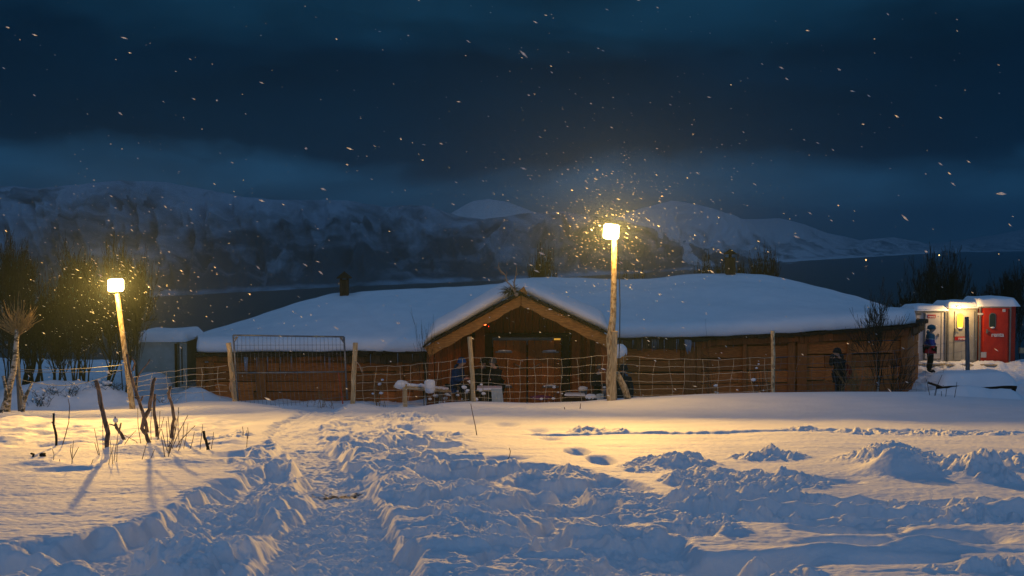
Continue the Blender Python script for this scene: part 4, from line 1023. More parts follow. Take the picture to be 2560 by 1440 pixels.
# table with the pale cloth before the two dark-dressed people
tt = thing('camp_table', 'small snow-dusted table with a pale cloth hanging off its right side', 'table', (at(1222, 1000, 32.6).x, 32.6, -5.0))
p0, p1 = at(1194, 969, 31.7), at(1253, 972, 31.7); mb = MB(); mb.box(((p0.x + p1.x) / 2, 31.8, p0.z - .05), (p1.x - p0.x, .6, .05)); mb.build('tabletop', M['post'], tt)
mb = MB(); mb.box(((p0.x + p1.x) / 2, 31.8, p0.z - .01), (p1.x - p0.x + .03, .62, .04), jit=.01); mb.build('snow_cap', M['snow'], tt)
for x in (p0.x + .05, p1.x - .06):
    for y in (31.6, 32.0): mb = MB(); mb.box((x, y, p0.z - .4), (.05, .05, .7)); mb.build('leg', M['dark'], tt)
rows = []
for j in range(9):
    v = j / 8; rows.append([(lerp(at(1228, 970, 31.5).x, at(1255, 970, 31.5).x + .02 * v, i / 12) + .03 * v, 31.47 + .03 * math.sin(i * 1.6) * v, lerp(p0.z - .0, zat(1012, 31.5), v)) for i in range(13)])
mb = MB(); mb.grid(rows); o = mb.build('tablecloth', M['cloth'], tt, True)

# snow-capped wooden nesting post behind the tall lamp pole
sp = thing('timber_post', 'thick pale timber post with a tall rounded cap of snow behind the tall lamp pole', 'post', (at(1553, 1000, 29.8).x, 29.8, -4.9))
a = at(1553, 990, 29.8); b = at(1552, 876, 29.8); mb = MB(); mb.box(((a.x + b.x) / 2, 29.8, (b.z + -5.0) / 2), (.24, .24, b.z + 5.0), jit=.006); mb.build('post', M['barge'], sp)
mb = MB(); c = at(1551, 878, 29.8); mb.ball(c, .19, 16, 8, (1, .95, 1.05), .04, 3); mb.ball(c + Vector((-.06, -.02, -.06)), .17, 12, 7, (1, .9, 1), .05, 4); mb.build('snow_cap', M['snow'], sp, True)

# things on the ground in front of the doors
def snowy(name, label, cat, px, py, Y, body, w, h, matb, cap=True, n=8):
    c = at(px, py, Y); t = thing(name, label, cat, c); mb = MB(); mb.tube([c, c + Vector((0, 0, h * .6)), c + Vector((0, 0, h))], [w * .42, w * .5, w * .52], n); mb.build(body, matb, t, n > 5)
    if cap: mb = MB(); mb.ball(c + Vector((0, 0, h)), w * .56, 10, 6, (1, 1, .45), .08, int(px)); mb.build('snow_cap', M['snow'], t, True)
snowy('fire_pan', 'small black pan with a dome of snow near the foot of the brace', 'pan', 1477, 1001, 30.5, 'body', .32, .10, M['black'])
snowy('bucket', 'grey bucket with snow heaped on it in front of the right door post', 'bucket', 1457, 988, 32.0, 'body', .26, .20, M['steel'])
snowy('food_tin', 'pale square tin on the ground at the foot of the seated person in black', 'tin', 1500, 1003, 30.4, 'body', .20, .20, M['cloth'], False, 4)
snowy('thermos', 'slim thermos with a snowy lid beside the pale tin', 'thermos', 1511, 1000, 30.6, 'body', .09, .36, M['steel'])
o = MB().ball(at(1352, 994, 31.5), .22, 12, 6, (1.5, 1, .32), .12, 5).build('wool_blanket', mk('pink_wool', (.20, .05, .12), rough=.95), origin=at(1352, 994, 31.5), smooth=True); tag(o, 'crumpled dark pink blanket on the snow before the right door leaf', 'blanket')
t = thing('crate', 'low dark crate with a strip of snow on its lid by the right door post', 'crate', at(1438, 1000, 31.8)); mb = MB(); mb.box(at(1438, 994, 31.8), (.55, .4, .20)); mb.build('body', M['dark'], t); mb = MB(); mb.box(at(1438, 986, 31.8), (.56, .41, .04), jit=.01); mb.build('snow_cap', M['snow'], t)

# ------------------------------------------------------------------ people
def skin_mesh(chains, name, mat, parent, rotz, loc, sub=1, extra=None, mats=None):
    """chains: list of (points, radii); chains sharing a point are welded into one skeleton"""
    idx = {}; V = []; Rr = []; E = []
    for pts, rad in chains:
        prev = None
        for p, r in zip(pts, rad):
            key = tuple(round(c, 4) for c in p)
            if key not in idx: idx[key] = len(V); V.append(p); Rr.append(r)
            if prev is not None and prev != idx[key]: E.append((prev, idx[key]))
            prev = idx[key]
    me = bpy.data.meshes.new(name); me.from_pydata(V, E, []); ob = bpy.data.objects.new(name, me); COL.objects.link(ob)
    mo = ob.modifiers.new('s', 'SKIN'); mo.use_smooth_shade = True
    sv = me.skin_vertices[0].data if me.skin_vertices else None
    if sv is None:
        bm = bmesh.new(); bm.from_mesh(me); bm.verts.layers.skin.verify(); bm.to_mesh(me); bm.free(); sv = me.skin_vertices[0].data
    for i, r in enumerate(Rr): sv[i].radius = (r if not isinstance(r, tuple) else r); sv[i].use_root = (i == 0)
    ss = ob.modifiers.new('u', 'SUBSURF'); ss.levels = sub; ss.render_levels = sub
    bpy.context.view_layer.update()
    nm = bpy.data.meshes.new_from_object(ob.evaluated_get(bpy.context.evaluated_depsgraph_get())); bpy.data.objects.remove(ob)
    nm.name = name; nm.materials.clear(); nm.materials.append(mat)
    for p in nm.polygons: p.material_index = 0
    o = bpy.data.objects.new(name, nm); COL.objects.link(o)
    if parent: o.parent = parent
    else: o.location = loc; o.rotation_euler = (0, 0, rotz)
    return o
def r2(a, b=None): return (a, b if b else a)
def person(label, loc, rotz, pose='stand', hat=None, jacket=None, trousers=None, lean=0.0, armL=None, armR=None, tilt=0.0, hood=False, gloves=True, scarf=None, bandz=None, sc=1.0, face=True, pony=False):
    sit = pose == 'sit'
    hz = .50 if sit else .93
    P = lambda x, y, z: (x * sc, y * sc, z * sc)
    def L(z, y=0): return y - lean * (z - hz)          # forward lean (towards -Y)
    sh = hz + .50; nk = hz + .58; hd = hz + .70
    pel = P(0, 0, hz); wa = P(0, L(hz + .18), hz + .18); ch = P(0, L(hz + .38), hz + .38); ut = P(0, L(sh), sh)
    nkp = P(0, L(nk, -.01), nk); jaw = P(0, L(nk, -.035 - tilt), nk + .07); sk = P(0, L(hd, -.03 - tilt), hd + .03); cr_ = P(0, L(hd, -.015 - tilt), hd + .11)
    chains = [([pel, wa, ch, ut, nkp, jaw, sk, cr_], [r2(.14 * sc, .11 * sc), r2(.125 * sc, .10 * sc), r2(.15 * sc, .11 * sc), r2(.12 * sc, .08 * sc), r2(.052 * sc), r2(.068 * sc, .075 * sc), r2(.082 * sc, .095 * sc), r2(.06 * sc, .07 * sc)])]
    nose = P(0, L(hd, -.155 - tilt), hd - .0); chains.append(([sk, P(0, L(hd, -.12 - tilt), hd + .012), nose], [r2(.082 * sc, .095 * sc), r2(.03 * sc), r2(.012 * sc)]))
    legs = []; arms = []; hands = []
    for s in (-1, 1):
        hip = P(s * .09, 0, hz - .03)
        if sit: kn = P(s * .12, -.42, hz - .0); an = P(s * .12, -.46, .09); toe = P(s * .13, -.62, .04)
        else: kn = P(s * .11, -.03, .50); an = P(s * .115, .02, .09); toe = P(s * .13, -.15, .04)
        legs.append(([pel, hip, kn, an, toe], [r2(.14 * sc, .11 * sc), .085 * sc, .058 * sc, .042 * sc, .036 * sc]))
        shp = P(s * .18, L(sh), sh - .01)
        A = (armL if s < 0 else armR) or ((s * .24, -.03, hz + .22), (s * .22, -.14, hz - .02))
        el = P(A[0][0], A[0][1] + L(A[0][2]), A[0][2]); wr = P(A[1][0], A[1][1] + L(A[1][2]), A[1][2])
        arms.append(([ut, shp, el, wr], [r2(.12 * sc, .08 * sc), .058 * sc, .045 * sc, .03 * sc]))
        d = (Vector(wr) - Vector(el)).normalized(); side = d.cross(Vector((0, 0, 1))); side = side.normalized() if side.length > .2 else Vector((1, 0, 0)); up = side.cross(d)
        pm = Vector(wr) + d * .06 * sc; hands.append(([wr, tuple(pm)], [.03 * sc, .032 * sc]))
        for k, (o_, ln) in enumerate(((-.028, .062), (-.010, .075), (.010, .070), (.027, .055))):
            b0 = pm + side * o_ * sc + d * .02 * sc; hands.append(([tuple(pm), tuple(b0), tuple(b0 + d * ln * .5 * sc - up * .012 * sc), tuple(b0 + d * ln * .8 * sc - up * .035 * sc)], [.032 * sc, .011 * sc, .010 * sc, .008 * sc]))
        th0 = Vector(wr) + d * .025 * sc - side * s * .035 * sc; hands.append(([wr, tuple(th0), tuple(th0 + d * .05 * sc - side * s * .012 * sc - up * .01 * sc)], [.03 * sc, .013 * sc, .010 * sc]))
    def rs(ch, k=1.0, add=0.0):
        return [(p, [tuple(x * k + add for x in r) if isinstance(r, tuple) else (r * k + add, r * k + add) for r in rr]) for p, rr in ch]
    body = skin_mesh(rs(chains + legs + arms + hands), 'person', M['skin'], None, rotz, loc)
    tag(body, label, 'person')
    # eyes
    bm = bmesh.new(); bm.from_mesh(body.data); nf0 = len(bm.faces)
    for s in (-1, 1):
        m_ = Matrix.Translation(Vector(P(s * .034, L(hd, -.122 - tilt), hd + .035))); bmesh.ops.create_icosphere(bm, subdivisions=1, radius=.013 * sc, matrix=m_)
    for f in list(bm.faces)[nf0:]: f.material_index = 1
    bm.to_mesh(body.data); bm.free(); body.data.materials.append(M['eye'])
    if jacket:
        cut = [([pel, wa, ch, ut, P(0, L(nk), nk - .02)], [r2(.15 * sc, .12 * sc), r2(.125 * sc, .10 * sc), r2(.15 * sc, .11 * sc), r2(.12 * sc, .08 * sc), r2(.06 * sc)])]
        if sit: cut.append(([pel, P(0, -.02, hz - .06)], [r2(.15 * sc, .12 * sc), r2(.16 * sc, .14 * sc)]))
        else: cut.append(([pel, P(0, 0, hz - .10)], [r2(.15 * sc, .12 * sc), r2(.15 * sc, .12 * sc)]))
        skin_mesh(rs(cut + arms, 1.22, .022 * sc), 'jacket', jacket, body, 0, None)
        if hood: skin_mesh(rs([([P(0, L(nk, .05), nk - .05), P(0, L(nk, .10), nk + .02), P(0, L(hd, .07), hd - .01)], [r2(.10, .06), r2(.11, .06), r2(.07, .03)])]), 'hood', jacket, body, 0, None)
    if trousers:
        skin_mesh(rs([(p[:4], r[:4]) for p, r in legs], 1.25, .016 * sc), 'trousers', trousers, body, 0, None)
    for s, (p, r) in zip((-1, 1), legs): skin_mesh([([P(p[3][0] / sc, p[3][1] / sc, .16), P(p[3][0] / sc, p[3][1] / sc + .01, .06), P(p[4][0] / sc, p[4][1] / sc - .02, .05)], [r2(.055 * sc), r2(.06 * sc), r2(.045 * sc, .05 * sc)])], 'boot', M['black'], body, 0, None)
    if gloves:
        skin_mesh(rs(hands[:6], 1.2, .003), 'glove', M['black'], body, 0, None); skin_mesh(rs(hands[6:], 1.2, .003), 'glove', M['black'], body, 0, None)
    hm = hat or M['black']
    mb = MB(); c = Vector(P(0, L(hd, -.018 - tilt), hd + .085)); mb.ball(c, .118 * sc, 14, 8, (.95, 1.08, .88), .012, 2)
    mb.v = [Vector((v.x, v.y, max(v.z, c.z - .035 * sc - (.045 * sc if v.y > c.y else 0)))) for v in mb.v]
    mb.tube([tuple(c + Vector((math.cos(a) * .117 * sc, math.sin(a) * .126 * sc, -.035 * sc - (.02 * sc if math.sin(a) > 0 else 0)))) for a in np.linspace(0, 2 * math.pi, 17)], .020 * sc, 6, False)
    me = mb.build('hat', hm, None, True); me.parent = body; me.location = (0, 0, 0)
    if scarf:
        mb = MB(); c = Vector(P(0, L(nk, -.02), nk - .0)); mb.tube([tuple(c + Vector((math.cos(a) * .095 * sc, math.sin(a) * .095 * sc, .01 * math.sin(3 * a)))) for a in np.linspace(0, 2 * math.pi, 15)], .04 * sc, 7, False); o = mb.build('scarf', scarf, None, True); o.parent = body; o.location = (0, 0, 0)
    return body
def cloth(name, c, **k): return mk(name, c, tuple(x * .7 for x in c), 14, rough=.85, bump=.3, bscale=9, **k)
def stand_at(px, Y, z=None):
    x = at(px, 900, Y).x; return (x, Y, gz(x, Y) if z is None else z)
def stool(px, Y, label, z):
    x = at(px, 900, Y).x; t = thing('stool', label, 'stool', (x, Y, z)); mb = MB(); mb.tube([(x, Y, z + .36), (x, Y, z + .42)], .18, 12); mb.build('seat', M['post'], t)
    for a in (.7, 2.3, 3.9, 5.4): mb = MB(); mb.tube([(x + .1 * math.cos(a), Y + .1 * math.sin(a), z + .37), (x + .16 * math.cos(a), Y + .16 * math.sin(a), z - .05)], .018, 6); mb.build('leg', M['dark'], t)
hold = ((-.22, -.12, .72), (-.08, -.34, .76)); holdR = ((.22, -.12, .72), (.08, -.34, .76))
ZP = lambda py, Y, h: zat(py, Y) - h
# seated, sideways to the camera, in blue
blue = cloth('blue_jacket', (.010, .05, .17)); navy = cloth('navy_trousers', (.006, .012, .03)); bhat = cloth('blue_wool', (.02, .12, .42))
hgt = 1.345
Yp = 32.4; z0 = ZP(895, Yp, hgt); p = (at(1135, 900, Yp).x, Yp, z0)
person('person in a blue hat and blue jacket sitting hunched over a paper cup', p, math.radians(62), 'sit', bhat, blue, navy, .28, hold, holdR, .05, True, False)
stool(1134, Yp + .0, 'wooden stool under the person in the blue hat', z0)
o = MB().tube([at(1166, 950, 32.2), at(1166.5, 942, 32.2)], [.032, .042], 12).build('paper_cup', mk('cup_paper', (.42, .25, .22), rough=.7), origin=at(1166, 950, 32.2), smooth=True); tag(o, 'pale paper cup held by the seated person in blue', 'cup')
Yp = 32.8; z0 = ZP(896, Yp, hgt)
person('person in a black cap sitting left of the one in the grey hat', (at(1207, 900, Yp).x, Yp, z0), math.radians(15), 'sit', M['black'], M['black'], M['black'], .12, hold, holdR, .03)
stool(1207, Yp, 'wooden stool under the person in the black cap', z0)
Yp = 32.4; z0 = ZP(896, Yp, hgt); ghat = cloth('grey_wool', (.09, .105, .125))
person('person in a grey knitted hat and black coat turned left at the cloth-covered table', (at(1241, 900, Yp).x, Yp, z0), math.radians(-42), 'sit', ghat, M['black'], M['black'], .14, hold, holdR, .04, True)
stool(1241, Yp, 'wooden stool under the person in the grey hat', z0)
Yp = 31.6; z0 = ZP(910, Yp, hgt * .96)
person('person in black with a pale face mask sitting left of the tall lamp pole', (at(1505, 900, Yp).x, Yp, z0), math.radians(-20), 'sit', mk('grey_hat', (.10, .09, .085), rough=.9), M['black'], M['black'], .16, hold, holdR, .05, True, scarf=M['mask'], sc=.96)
stool(1505, Yp, 'wooden stool under the person with the pale face mask', z0)
Yp = 29.4; z0 = ZP(905, Yp, 1.35)
b5 = person('person in black with a pale blue collar sitting right of the tall lamp pole', (at(1556, 900, Yp).x, Yp, ZP(914, Yp, 1.35)), math.radians(160), 'sit', M['black'], M['black'], M['black'], .1, None, None, .03, True, scarf=cloth('grey_blue', (.14, .20, .28)))
stool(1556, Yp, 'wooden stool under the person right of the tall lamp pole', ZP(914, Yp, 1.35))
# walker with the dark red rucksack
Yp = 33.2; z0 = ZP(873, Yp, 1.76)
person('person dressed all in black holding a camera to the face before the right wall', (at(2102, 900, Yp).x, Yp, z0), math.radians(-72), 'stand', M['black'], M['black'], M['black'], .10, ((-.25, -.16, 1.26), (-.07, -.22, 1.52)), ((.25, -.16, 1.26), (.07, -.22, 1.52)), .04, True)
cm = at(2090, 888, Yp - .02); t = thing('camera', 'black camera held up by the person in black', 'camera', cm); mb = MB(); mb.box(cm, (.08, .14, .10)); mb.build('camera_body', M['black'], t); mb = MB(); mb.tube([cm, cm + Vector((-.12, -.02, -.01))], [.035, .04], 10); mb.build('lens', M['black'], t)
bag = cloth('dark_red_cloth', (.25, .022, .016)); c = at(2118, 932, Yp); t = thing('backpack', 'dark red rucksack on the back of the person in black', 'backpack', c)
mb = MB(); mb.ball(c, .24, 14, 10, (.62, .8, 1.05), .05, 2); mb.build('pack_body', bag, t, True); mb = MB(); mb.ball(c + Vector((.10, 0, -.08)), .14, 10, 8, (.6, .9, .9), .05); mb.build('pocket', bag, t, True)
mb = MB(); mb.tube([c + Vector((-.12, -.1, .2)), c + Vector((-.2, -.12, .12)), c + Vector((-.17, -.1, -.15))], .02, 5); mb.build('strap', M['black'], t)
# standing person in the banded jacket by the toilets
def banded():
    m, nt, b = new_mat('banded_jacket'); N, L = nt.nodes, nt.links; tc = N.new('ShaderNodeTexCoord'); sp = N.new('ShaderNodeSeparateXYZ'); L.new(tc.outputs['Object'], sp.inputs[0])
    no = N.new('ShaderNodeTexNoise'); no.inputs['Scale'].default_value = 9; L.new(tc.outputs['Object'], no.inputs['Vector'])
    ma = N.new('ShaderNodeMath'); ma.operation = 'MULTIPLY_ADD'; L.new(no.outputs['Fac'], ma.inputs[0]); ma.inputs[1].default_value = .10; L.new(sp.outputs['Z'], ma.inputs[2])
    mr = N.new('ShaderNodeMapRange'); L.new(ma.outputs[0], mr.inputs[0]); mr.inputs[1].default_value = .8; mr.inputs[2].default_value = 1.6
    rp = N.new('ShaderNodeValToRGB'); rp.color_ramp.interpolation = 'CONSTANT'; L.new(mr.outputs[0], rp.inputs[0]); c = rp.color_ramp
    st = [(0, (.50, .012, .03)), (.36, (.35, .42, .5)), (.41, (.02, .045, .26)), (.66, (.3, .4, .45)), (.70, (.025, .13, .18))]
    while len(c.elements) < len(st): c.elements.new(.5)
    for e, (p_, q) in zip(c.elements, st): e.position = p_; e.color = (*q, 1)
    L.new(rp.outputs[0], b.inputs['Base Color']); b.inputs['Roughness'].default_value = .7; return m
Yp = 41.4; z0 = ZP(815, Yp, 1.76)
waiting = person('person in a blue and red banded jacket standing in front of the white toilet', (at(2324, 900, Yp).x, Yp, z0), math.radians(75), 'stand', cloth('teal_hood', (.025, .13, .18)), banded(), cloth('black_trousers', (.010, .012, .012)), .03, ((-.25, .02, 1.16), (-.22, -.10, .95)), ((.25, .02, 1.16), (.22, -.10, .95)), .0, True)
waiting.scale = (1.22, 1.22, 1.0)
# ------------------------------------------------------------------ bare trees and shrubs
def grow(rnd, mt, mc, p, d, L, r, lev, maxlev, spread, curl, up, twig):
    """one limb: a bent tapering tube, then its branches"""
    n = 4 if lev < 2 else 3
    pts = [p]; dd = d.normalized(); q = p
    for i in range(n):
        dd = (dd + Vector((rnd.gauss(0, curl), rnd.gauss(0, curl), rnd.gauss(0, curl) * .5 + up))).normalized(); q = q + dd * (L / n); pts.append(q)
    r1 = max(twig, r * .55)
    rad = [lerp(r, r1, i / n) for i in range(n + 1)]
    (mt if lev == 0 else mc).tube(pts, rad, 5 if lev < 2 else 3, False)
    if lev >= maxlev: return
    k = rnd.choice((3, 3, 4)) if lev < maxlev - 1 else rnd.choice((2, 2, 3))
    for j in range(k):
        t = rnd.uniform(.35, 1.0) if j else 1.0; i = min(n - 1, int(t * n)); b = pts[i].lerp(pts[i + 1], t * n - i) if t < 1 else pts[-1]
        base = (pts[min(i + 1, n)] - pts[max(0, i)]).normalized(); a = rnd.uniform(0, 2 * math.pi); s = spread * rnd.uniform(.6, 1.25) * (.4 if j == 0 else 1)
        o = base.orthogonal().normalized(); o = (o * math.cos(a) + base.cross(o) * math.sin(a))
        grow(rnd, mt, mc, b, base + o * s, L * rnd.uniform(.62, .82), max(twig, r1 * rnd.uniform(.6, .8)), lev + 1, maxlev, spread, curl, up, twig)
def tree(label, px, Y, top, wpx, stems=3, mat=None, group='bare trees around the longhouse', seed=1, lev=4, twig=.007, base=None, r0=.09, name='bare_tree', cat='tree', tmat=None, up=.10, low=.22):
    rnd = random.Random(seed); x = at(px, 900, Y).x; z = gz(x, Y) if base is None else base; H = zat(top, Y) - z; Wd = wpx / F * Y
    t = thing(name, label, cat, (x, Y, z), group); mt, mc = MB(), MB(); o = Vector((x, Y, z - .15))
    for s in range(stems):
        a = rnd.uniform(0, 2 * math.pi); lean = .0 if stems == 1 else rnd.uniform(.12, .42)
        d = Vector((math.cos(a) * lean, math.sin(a) * lean, 1)); p0 = o + Vector((math.cos(a), math.sin(a), 0)) * (.0 if stems == 1 else rnd.uniform(.02, Wd * low))
        grow(rnd, mt, mc, p0, d, H * rnd.uniform(.30, .40), r0 * rnd.uniform(.7, 1.1), 0, lev, .62, .10, up, twig)
    vs = mt.v + mc.v; zs = max(v.z for v in vs); xs = sorted(v.x for v in vs); hw = (xs[int(len(xs) * .985)] - xs[int(len(xs) * .015)]) or 1; cx = (xs[int(len(xs) * .985)] + xs[int(len(xs) * .015)]) / 2
    kz = (H + .15) / (zs - o.z); kx = Wd / hw
    for mb in (mt, mc): mb.v = [Vector((x + (v.x - cx) * kx + (cx - x) * kx * (1 - min(1, max(0, (v.z - o.z) / (H * .3)))), Y + (v.y - Y) * kx, o.z + (v.z - o.z) * kz)) for v in mb.v]
    mt.build('trunk', tmat or mat or M['bark'], t, True); mc.build('crown', mat or M['bark'], t)
    return t
TREES = [  # px, Y, top, width, stems, label
    (18, 31, 566, 130, 4, 'tall dark bare tree at the left edge, leftmost behind the fence'),
    (88, 33, 640, 110, 4, 'dark bare tree standing between the left edge tree and the thin pair'),
    (140, 36, 700, 90, 4, 'low dark bare tree with snowy stems left of the forked tree'),
    (215, 33.5, 572, 150, 5, 'tall bushy bare tree left of the short floodlight, behind it'),
    (312, 34, 574, 130, 4, 'tall forked bare tree rising directly behind the short floodlight'),
    (262, 36, 650, 120, 4, 'dense bare tree between the two tall ones behind the short floodlight'),
    (338, 33.6, 668, 60, 3, 'leaning bare tree between the short floodlight and the container'),
    (178, 32, 742, 90, 4, 'small bare tree low behind the strand wires'),
    (60, 37, 720, 120, 5, 'dim bare thicket tree far back at the left'),
]
for i, (px, Y, top, w, st, lab) in enumerate(TREES): tree(lab, px, Y, top, w, st, seed=31 + i, lev=6 if i in (0, 3, 4) else 5, twig=.0125)
# behind the roof ridge
for i, (px, top, w, lab) in enumerate([(1358, 606, 66, 'small upright bare tree above the roof ridge right of the antlers'), (1572, 660, 60, 'low dark bush above the roof ridge right of the tall floodlight'),
        (1756, 620, 62, 'thin bare tree left of the right chimney'), (1797, 622, 40, 'narrow bare tree close to the left side of the right chimney'), (1862, 640, 50, 'low bare tree close to the right side of the right chimney'), (1908, 602, 84, 'dense bare tree right of the right chimney'),
        (1848, 622, 36, 'slim bare tree just behind the cap of the right chimney')]):
    tree(lab, px, 49, top, w, 6, seed=60 + i, lev=5, twig=.015, r0=.05, low=.3, up=.16)
# right side
for i, (px, Y, top, w, st, lab) in enumerate([(2328, 56, 604, 80, 4, 'tall bare tree above the white toilet, left one of the pair'), (2378, 56, 600, 70, 4, 'tall bare tree above the grey toilet, right one of the pair'), (2475, 60, 672, 90, 5, 'dim bare tree behind the red toilet'),
        (2545, 58, 640, 80, 4, 'dim bare tree at the right edge behind the red toilet'), (2260, 58, 700, 60, 3, 'faint low tree beyond the right end of the roof'), (2420, 58, 690, 60, 4, 'low dim tree between the toilets and the water')]):
    tree(lab, px, Y, top, w, st, seed=80 + i, lev=5, twig=.017, r0=.07, up=.2, low=.15)
tree('bare birch with a pale trunk in front of the right corner of the longhouse', 2190, 32.6, 690, 135, 2, seed=97, lev=5, twig=.008, tmat=M['birch'], r0=.075, group='bare trees around the longhouse', low=.1)
tree('slim bare sapling rising in front of the left foot of the porch roof', 1060, 30.3, 768, 52, 3, seed=99, lev=3, twig=.005, r0=.018, name='sapling', cat='sapling', low=.08, up=.2)
tree('single thin twig rising over the eave right of the tall lamp', 1782, 33, 798, 46, 1, seed=104, lev=2, twig=.006, r0=.014, name='sapling', cat='sapling', tmat=M['bark'], up=.02)
tree('brown leafless shrub left of the pale-trunked birch', 2140, 32.2, 880, 80, 6, seed=105, lev=3, twig=.006, r0=.02, name='shrub', cat='shrub', mat=M['straw'], group='shrubs by the wall', low=.3)
tree('brown leafless shrub at the right corner of the longhouse', 2232, 32.2, 850, 90, 6, seed=106, lev=3, twig=.006, r0=.02, name='shrub', cat='shrub', mat=M['bark'], group='shrubs by the wall', low=.3)
# lamp-lit pollard at the far left with a fan of thin shoots
def fan_tree():
    Y = 23.2; b = at(16, 1022, Y); t = thing('pollard_tree', 'lamp-lit pollarded tree with a fan of thin shoots at the left edge', 'tree', b)
    mb = MB(); P = [(16, 1030), (20, 980), (33, 931), (38, 895), (40, 869), (42, 840), (43, 822)]
    mb.tube([at(a, c, Y) for a, c in P], [.085, .08, .07, .06, .055, .05, .045], 8); mb.build('trunk', M['birch'], t, True)
    rnd = random.Random(5); mb = MB(); c = at(43, 826, Y)
    for i in range(95):
        a = rnd.uniform(-1.45, 1.45); L = rnd.uniform(.32, .86) * (1 - .22 * abs(a)); dy = rnd.uniform(-.5, .5)
        d = Vector((math.sin(a), dy, math.cos(a) * (.9 if abs(a) < 1.1 else .6))).normalized(); p = c + Vector((rnd.uniform(-.05, .05), 0, rnd.uniform(-.12, .05))); pts = [p]
        for k in range(5): d = (d + Vector((rnd.gauss(0, .12), rnd.gauss(0, .1), .10))).normalized(); pts.append(pts[-1] + d * L / 5)
        mb.tube(pts, [.012, .010, .008, .007, .006, .004], 3, False)
        if rnd.random() < .5: q = pts[2]; e = (d + Vector((rnd.gauss(0, .5), 0, .2))).normalized(); mb.tube([q, q + e * L * .25, q + e * L * .4 + Vector((0, 0, .04))], [.007, .006, .004], 3, False)
    mb.build('crown', M['bark_lit'], t)
    return t
fan_tree()
def stick(label, pts, branches, mat, wpx, name='pruned_stem', cat='stem', group='pruned stems in the snow', snow=None, Y=None, base=None):
    Y = Y or Yof(pts[0][1] if base is None else base); k = Y / F; x = at(pts[0][0], 900, Y).x
    z = gz(x, Y); off = z - at(pts[0][0], pts[0][1], Y).z
    t = thing(name, label, cat, (x, Y, z), group); mb = MB()
    P = [at(a, b, Y) + Vector((0, .03 * math.sin(i * 2.1), off)) for i, (a, b) in enumerate(pts)]; n = len(P)
    fine = [P[0] - Vector((0, 0, .2))]
    for i in range(n - 1):
        for q in (0, .5): fine.append(P[i].lerp(P[i + 1], q) + Vector((random.uniform(-.2, .2) * wpx * k * .5, 0, 0)))
    fine.append(P[-1]); mb.tube(fine, [wpx * k / 2 * lerp(1.1, .78, i / len(fine)) * random.uniform(.9, 1.12) for i in range(len(fine))], 8); mb.build('trunk', mat, t, True)
    for br in branches:
        w = br[0]; mb = MB(); Q = [at(a, b, Y) + Vector((0, -.02 * i, off)) for i, (a, b) in enumerate(br[1:])]; mb.tube(Q, [w * k / 2 * lerp(1, .6, i / len(Q)) for i in range(len(Q))], 6); mb.build('branch', mat, t, True)
    if snow: mb = MB(); mb.ball(at(snow[0], snow[1], Y) + Vector((0, 0, off)), snow[2] * k, 10, 7, (1, 1, .9), .1); mb.build('snow_cap', M['snow'], t, True)
    return t
stick('thin dark stem standing alone, leftmost of the pruned stems', [(141, 1115), (138, 1090), (136, 1062), (134, 1034)], [(3, (138, 1066), (131, 1055))], M['bark'], 6.5)
stick('tallest pruned birch stem left of the lamp pole', [(266, 1128), (268, 1095), (264, 1058), (252, 1018), (245, 985), (242, 962)], [(5, (252, 1010), (247, 1000)), (4, (246, 984), (240, 975))], M['stub'], 12)
stick('short forked stump with a cube of snow on its top', [(310, 1092), (303, 1078), (293, 1060), (288, 1050)], [(5, (298, 1068), (302, 1056), (305, 1048)), (4, (292, 1058), (281, 1052), (275, 1050)), (3, (290, 1050), (289, 1032))], M['stub'], 9, snow=(289, 1042, 7))
stick('crooked pruned stem with two tall arms right of the lamp pole', [(372, 1104), (364, 1085), (356, 1068), (360, 1045), (372, 1022), (379, 990), (384, 950), (386, 943)],
      [(9, (368, 1078), (366, 1056), (360, 1030), (352, 1000), (345, 975), (340, 955), (333, 925), (327, 880)), (5, (352, 1000), (358, 988)), (4, (340, 955), (350, 930), (372, 905), (378, 895)), (4, (333, 925), (338, 905), (331, 890))], M['stub'], 10)
stick('straight pruned stem between the crooked one and the curved one', [(392, 1087), (390, 1060), (386, 1030), (385, 1000), (386, 980)], [(6, (391, 1072), (396, 1062)), (3, (386, 1005), (391, 990))], M['stub'], 8.5)
stick('curved pruned stem, rightmost of the tall ones', [(430, 1088), (430, 1060), (436, 1040), (432, 1012), (424, 995), (422, 978), (426, 960)], [(6, (434, 1046), (440, 1040)), (4, (424, 990), (419, 975))], M['stub'], 8.5)
stick('short blackened stump at the right end of the pruned row', [(521, 1122), (516, 1108), (513, 1090), (509, 1075)], [(5, (517, 1110), (526, 1104))], M['bark'], 8)
stick('tiny stump tip poking out of the snow at the far left', [(83, 1147), (82, 1141), (81, 1137)], [], M['bark'], 6)
stick('small rounded dark stump beside the tiny tip', [(108, 1146), (107, 1143), (106, 1141)], [], M['bark'], 13)
stick('lamp-lit crooked stump between the pollard and the grey post', [(57, 1033), (58, 1011), (67, 993), (74, 975), (78, 962)], [(6, (60, 1005), (56, 985), (52, 965))], M['birch'], 9, Y=23)
stick('leaning pale stem at the left edge in front of the pollard', [(2, 1022), (8, 1000), (18, 982), (12, 950), (6, 930)], [], M['birch'], 9, Y=22.4)
